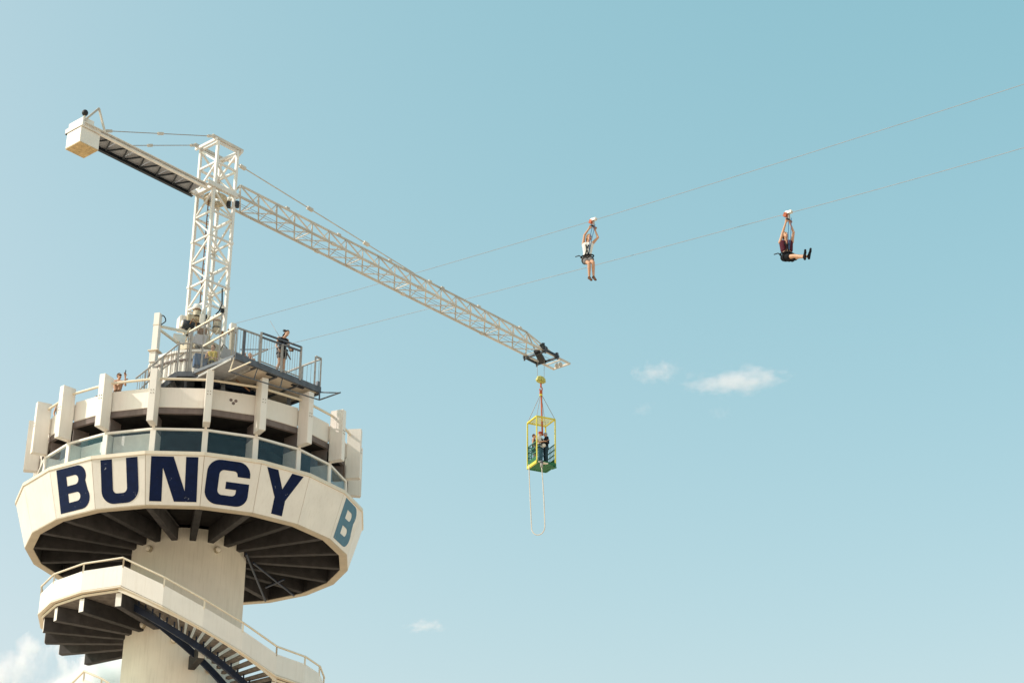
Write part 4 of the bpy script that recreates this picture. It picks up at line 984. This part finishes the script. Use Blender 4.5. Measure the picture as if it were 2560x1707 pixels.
r2 = dict(head=(-.115, -.02, -.49), neck=(-.115, .02, -.63), shL=(-.275, .02, -.69), shR=(.06, 0, -.69), elL=(-.18, -.04, -.38), elR=(.115, -.05, -.41), haL=(-.07, 0, -.05), haR=(.055, 0, -.12),
          hipL=(-.19, .02, -1.18), hipR=(-.02, -.01, -1.20), knL=(.06, -.30, -1.29), knR=(.21, -.32, -1.32), anL=(.26, -.57, -1.47), anR=(.38, -.59, -1.46), toL=(.29, -.67, -1.31), toR=(.44, -.69, -1.28))
person('zip line rider in dark red top and black shorts with legs stretched out', Z2[1] - Vector((.03, 0, .24)), r2, 'tan', (.25, -.85, .25),
       [('crop_top', 'crop', CL['maroon']), ('shorts', 'shorts', CL['black']), ('harness', 'harness', CL['black']), ('shoes', 'shoes', CL['black'])], (CL['hair_brown'], 'long'), grip=True, curl=(0, -1, .2), extra=lines(), vox=.009)

# woman on the launch platform, turned to the right and looking down
w = dict(head=(.15, -.04, 1.64), neck=(.06, 0, 1.52), shL=(-.13, -.10, 1.44), shR=(.17, .07, 1.43), elL=(-.20, -.02, 1.17), elR=(.24, .10, 1.15), haL=(-.09, -.14, .99), haR=(.30, -.08, 1.03),
         hipL=(-.075, -.05, .93), hipR=(.09, .05, .93), knL=(-.06, -.06, .50), knR=(.09, .03, .50), anL=(-.20, .02, .10), anR=(.10, .03, .09), toL=(-.08, -.08, .035), toR=(.20, -.08, .035))
def wtool(root, T, Jt):
    bar('carabiner_bag', T @ Vector((.26, .04, 1.04)), T @ Vector((.40, .02, 1.02)), .085, CL['brown'], root)
    bar('lanyard', T @ Vector((.16, -.06, .95)), T @ Vector((.33, -.08, .62)), .055, CL['grey'], root)
    bar('hip_strap', T @ Vector((.06, -.17, 1.0)), T @ Vector((.12, -.16, .70)), .05, CL['black'], root)
person('woman in black tank top and grey shorts standing on the launch platform', jn(-1.42, -6.28, 29.52), w, 'mid', (.62, -.70, -.38),
       [('tank_top', 'tank', CL['black']), ('shorts', 'shorts', CL['grey']), ('harness', 'harness', CL['navy']), ('shoes', 'shoes', CL['grey'])], (CL['hair_dark'], 'windy'), sc=1.09, extra=wtool, vox=.009)

# shirtless man taking a picture
m1 = stand(head=(.02, .0, 1.66), haR=(.29, -.26, 1.53), elR=(.30, -.14, 1.25), elL=(.08, -.26, 1.20), haL=(.26, -.26, 1.36), shL=(-.20, -.02, 1.45), shR=(.20, .0, 1.44))
def phone(root, T, Jt):
    bar('phone', T @ Vector((.29, -.33, 1.60)), T @ Vector((.31, -.33, 1.75)), .085, 'black', root, h=.015)
    bar('sunglasses', T @ (Jt['head'] + Vector((.0, -.095, .02))), T @ (Jt['head'] + Vector((.085, -.05, .02))), .035, 'black', root)
person('shirtless man holding up a phone behind the upper handrail', (-3.18, -4.35, 27.9), m1, 'tan', (.75, -.6, .05), [('shorts', 'shorts', CL['brown'])], (CL['hair_brown'], 'short'), sc=1.06, extra=phone)
person('person in a pale top half hidden behind the left fins', (-5.42, -1.55, 27.9), turn(stand(), 40), 'tan', (.5, -.8, 0), [('top', 'tank', CL['white']), ('trousers', 'trousers', CL['sand']), ('harness', 'harness', CL['black'])], (CL['hair_dark'], 'short'), sc=1.02, vox=.012)
person('small dark haired child peeping over the left parapet panel', (-3.98, -3.55, 27.9), stand(elR=(.24, -.05, 1.66), haR=(.18, -.1, 1.86)), 'tan', (-.3, -.8, 0), [('tee', 'tee', CL['red']), ('shorts', 'shorts', CL['black'])], (CL['hair_dark'], 'short'), sc=.70, vox=.012)
# crew on the machine deck
person('crew member with dark trousers and yellow top behind the tall fence', (.28, -4.75, 29.34), stand(haL=(-.05, -.3, 1.1), elL=(-.26, -.1, 1.16), haR=(.12, -.3, 1.05)), 'tan', (-.4, -.8, -.2),
       [('vest', 'tank', CL['yellow']), ('trousers', 'trousers', CL['black']), ('shoes', 'shoes', CL['black'])], (CL['hair_brown'], 'short'), sc=1.0, vox=.012)
person('bare shouldered person low behind the platform edge', (1.72, -4.65, 29.34), stand(haL=(-.05, -.3, 1.1)), 'tan', (.5, -.8, 0), [('shorts', 'shorts', CL['black'])], (CL['hair_fair'], 'short'), sc=.90, vox=.012)
person('crew member in a pale cap behind the platform post', (1.48, -3.95, 29.34), stand(), 'tan', (.8, -.5, 0), [('tee', 'tee', CL['navy']), ('trousers', 'trousers', CL['dkjeans'])], None, sc=1.10, vox=.012, cap=CL['white'])
# three people in the cage
fl = ZC0 + .035
person('jumper in white shirt and jeans with black harness in the cage', cg(-.22, -.15, fl), turn(stand(elR=(.26, -.14, 1.22), haR=(.16, -.34, 1.26), haL=(-.1, -.3, 1.15)), 60), 'tan', (.8, .3, -.1),
       [('shirt', 'tee', CL['white']), ('jeans', 'trousers', CL['jeans']), ('boots', 'boots', CL['black']), ('harness', 'harness', CL['black'])], None, sc=1.02, cap=CL['red'], vox=.011,
       extra=lambda root, T, Jt: add('belt_bag', unit('ball', CL['white']), root, T @ Matrix.Translation((.16, -.02, 1.02)) @ Matrix.Diagonal((.26, .2, .22, 1))))
person('jump master in black jacket and grey cap in the cage', cg(.45, -.1, fl), turn(stand(elL=(-.27, -.13, 1.22), haL=(-.2, -.36, 1.20), haR=(.2, -.3, 1.15)), -70), 'tan', (-.7, -.4, -.2),
       [('jacket', 'jacket', CL['black']), ('trousers', 'trousers', CL['dkjeans']), ('boots', 'boots', CL['black'])], None, sc=1.03, cap=CL['lgrey'], vox=.011)
person('helper in a tan top at the left side of the cage', cg(-.62, .35, fl), turn(stand(), 80), 'tan', (.9, -.2, 0), [('top', 'tank', CL['brown']), ('shorts', 'shorts', CL['black']), ('boots', 'boots', CL['black'])], (CL['hair_brown'], 'short'), sc=.98, vox=.012)


# ------------------------------------------------------------------ clouds far out over the sea
def cloud_mat():
    m = bpy.data.materials.new('cloud_vapour'); m.use_nodes = True
    nt = m.node_tree; nt.nodes.remove(nt.nodes['Principled BSDF']); N = nt.nodes.new; L = nt.links.new
    tc = N('ShaderNodeTexCoord'); oi = N('ShaderNodeObjectInfo')
    ln = N('ShaderNodeVectorMath'); ln.operation = 'LENGTH'; L(tc.outputs['Object'], ln.inputs[0])
    mp = N('ShaderNodeMapping'); mp.inputs['Scale'].default_value = (1.9, 1.0, .9); L(tc.outputs['Object'], mp.inputs[0])
    nz = N('ShaderNodeTexNoise'); nz.noise_dimensions = '4D'; nz.inputs['Scale'].default_value = 1.7; nz.inputs['Detail'].default_value = 6; nz.inputs['Roughness'].default_value = .62
    mw = N('ShaderNodeMath'); mw.operation = 'MULTIPLY'; mw.inputs[1].default_value = 40; L(oi.outputs['Random'], mw.inputs[0]); L(mw.outputs[0], nz.inputs['W']); L(mp.outputs[0], nz.inputs['Vector'])
    # density = noise*1.7 - radius - threshold
    a = N('ShaderNodeMath'); a.operation = 'MULTIPLY_ADD'; a.inputs[1].default_value = 2.3; L(nz.outputs[0], a.inputs[0])
    b = N('ShaderNodeMath'); b.operation = 'MULTIPLY'; b.inputs[1].default_value = -1.0; L(ln.outputs['Value'], b.inputs[0]); L(b.outputs[0], a.inputs[2])
    c = N('ShaderNodeMapRange'); c.inputs[1].default_value = .45; c.inputs[2].default_value = 1.1; c.inputs[3].default_value = 0; c.inputs[4].default_value = 1; L(a.outputs[0], c.inputs[0])
    d = N('ShaderNodeMath'); d.operation = 'MULTIPLY'; L(c.outputs[0], d.inputs[0]); L(oi.outputs['Alpha'], d.inputs[1])
    e = N('ShaderNodeMath'); e.operation = 'MULTIPLY'; e.inputs[1].default_value = .2; L(d.outputs[0], e.inputs[0])
    v = N('ShaderNodeVolumeScatter'); v.inputs['Color'].default_value = (1, .76, .82, 1); v.inputs['Anisotropy'].default_value = .0
    L(e.outputs[0], v.inputs['Density']); L(v.outputs[0], nt.nodes['Material Output'].inputs['Volume'])
    return m
M['cloud'] = cloud_mat()
bm = bmesh.new(); bmesh.ops.create_icosphere(bm, subdivisions=3, radius=1); me_c = bpy.data.meshes.new('cloud'); bm.to_mesh(me_c); bm.free(); me_c.materials.append(M['cloud'])
scene.cycles.volume_bounces = 6; scene.cycles.volume_max_steps = 256
for loc, rx, rz, al, rt, lab in (
        ((614.0, 2130.0, 1021.0), 46.5, 20.7, 0.13, -10, 'small soft pinkish cloud, left one of the upper cloud pair'),
        ((719.0, 2105.0, 1005.0), 95.3, 19.5, 0.15, -5, 'long thin pinkish cloud, right one of the upper cloud pair'),
        ((602.0, 2154.0, 975.0), 25.5, 12.2, 0.05, -20, 'faint cloud scrap below the small soft pinkish cloud'),
        ((702.0, 2128.0, 967.0), 22.2, 13.4, 0.04, 0, 'faint cloud scrap below the long thin pinkish cloud'),
        ((323.0, 2311.0, 697.0), 39.9, 11.6, 0.16, 0, 'tiny flat cloud low in the sky right of the tower'),
        ((-83.0, 2361.0, 582.0), 182.0, 135.0, 1.0, 0, 'large pinkish white cloud behind the foot of the tower column'),
        ((-227.0, 2345.0, 609.0), 72.0, 45.7, 0.2, 0, 'thin pale cloud edge at the lower left of the large cloud'),
        ):
    o = add("cloud", me_c, None, Matrix.Translation(loc) @ VROT @ Matrix.Rotation(R_(rt), 4, "Y") @ Matrix.Diagonal((rx, rx * .5, rz, 1)))
    o.color = (1, 1, 1, al); tag(o, lab, "cloud", "clouds low over the horizon")
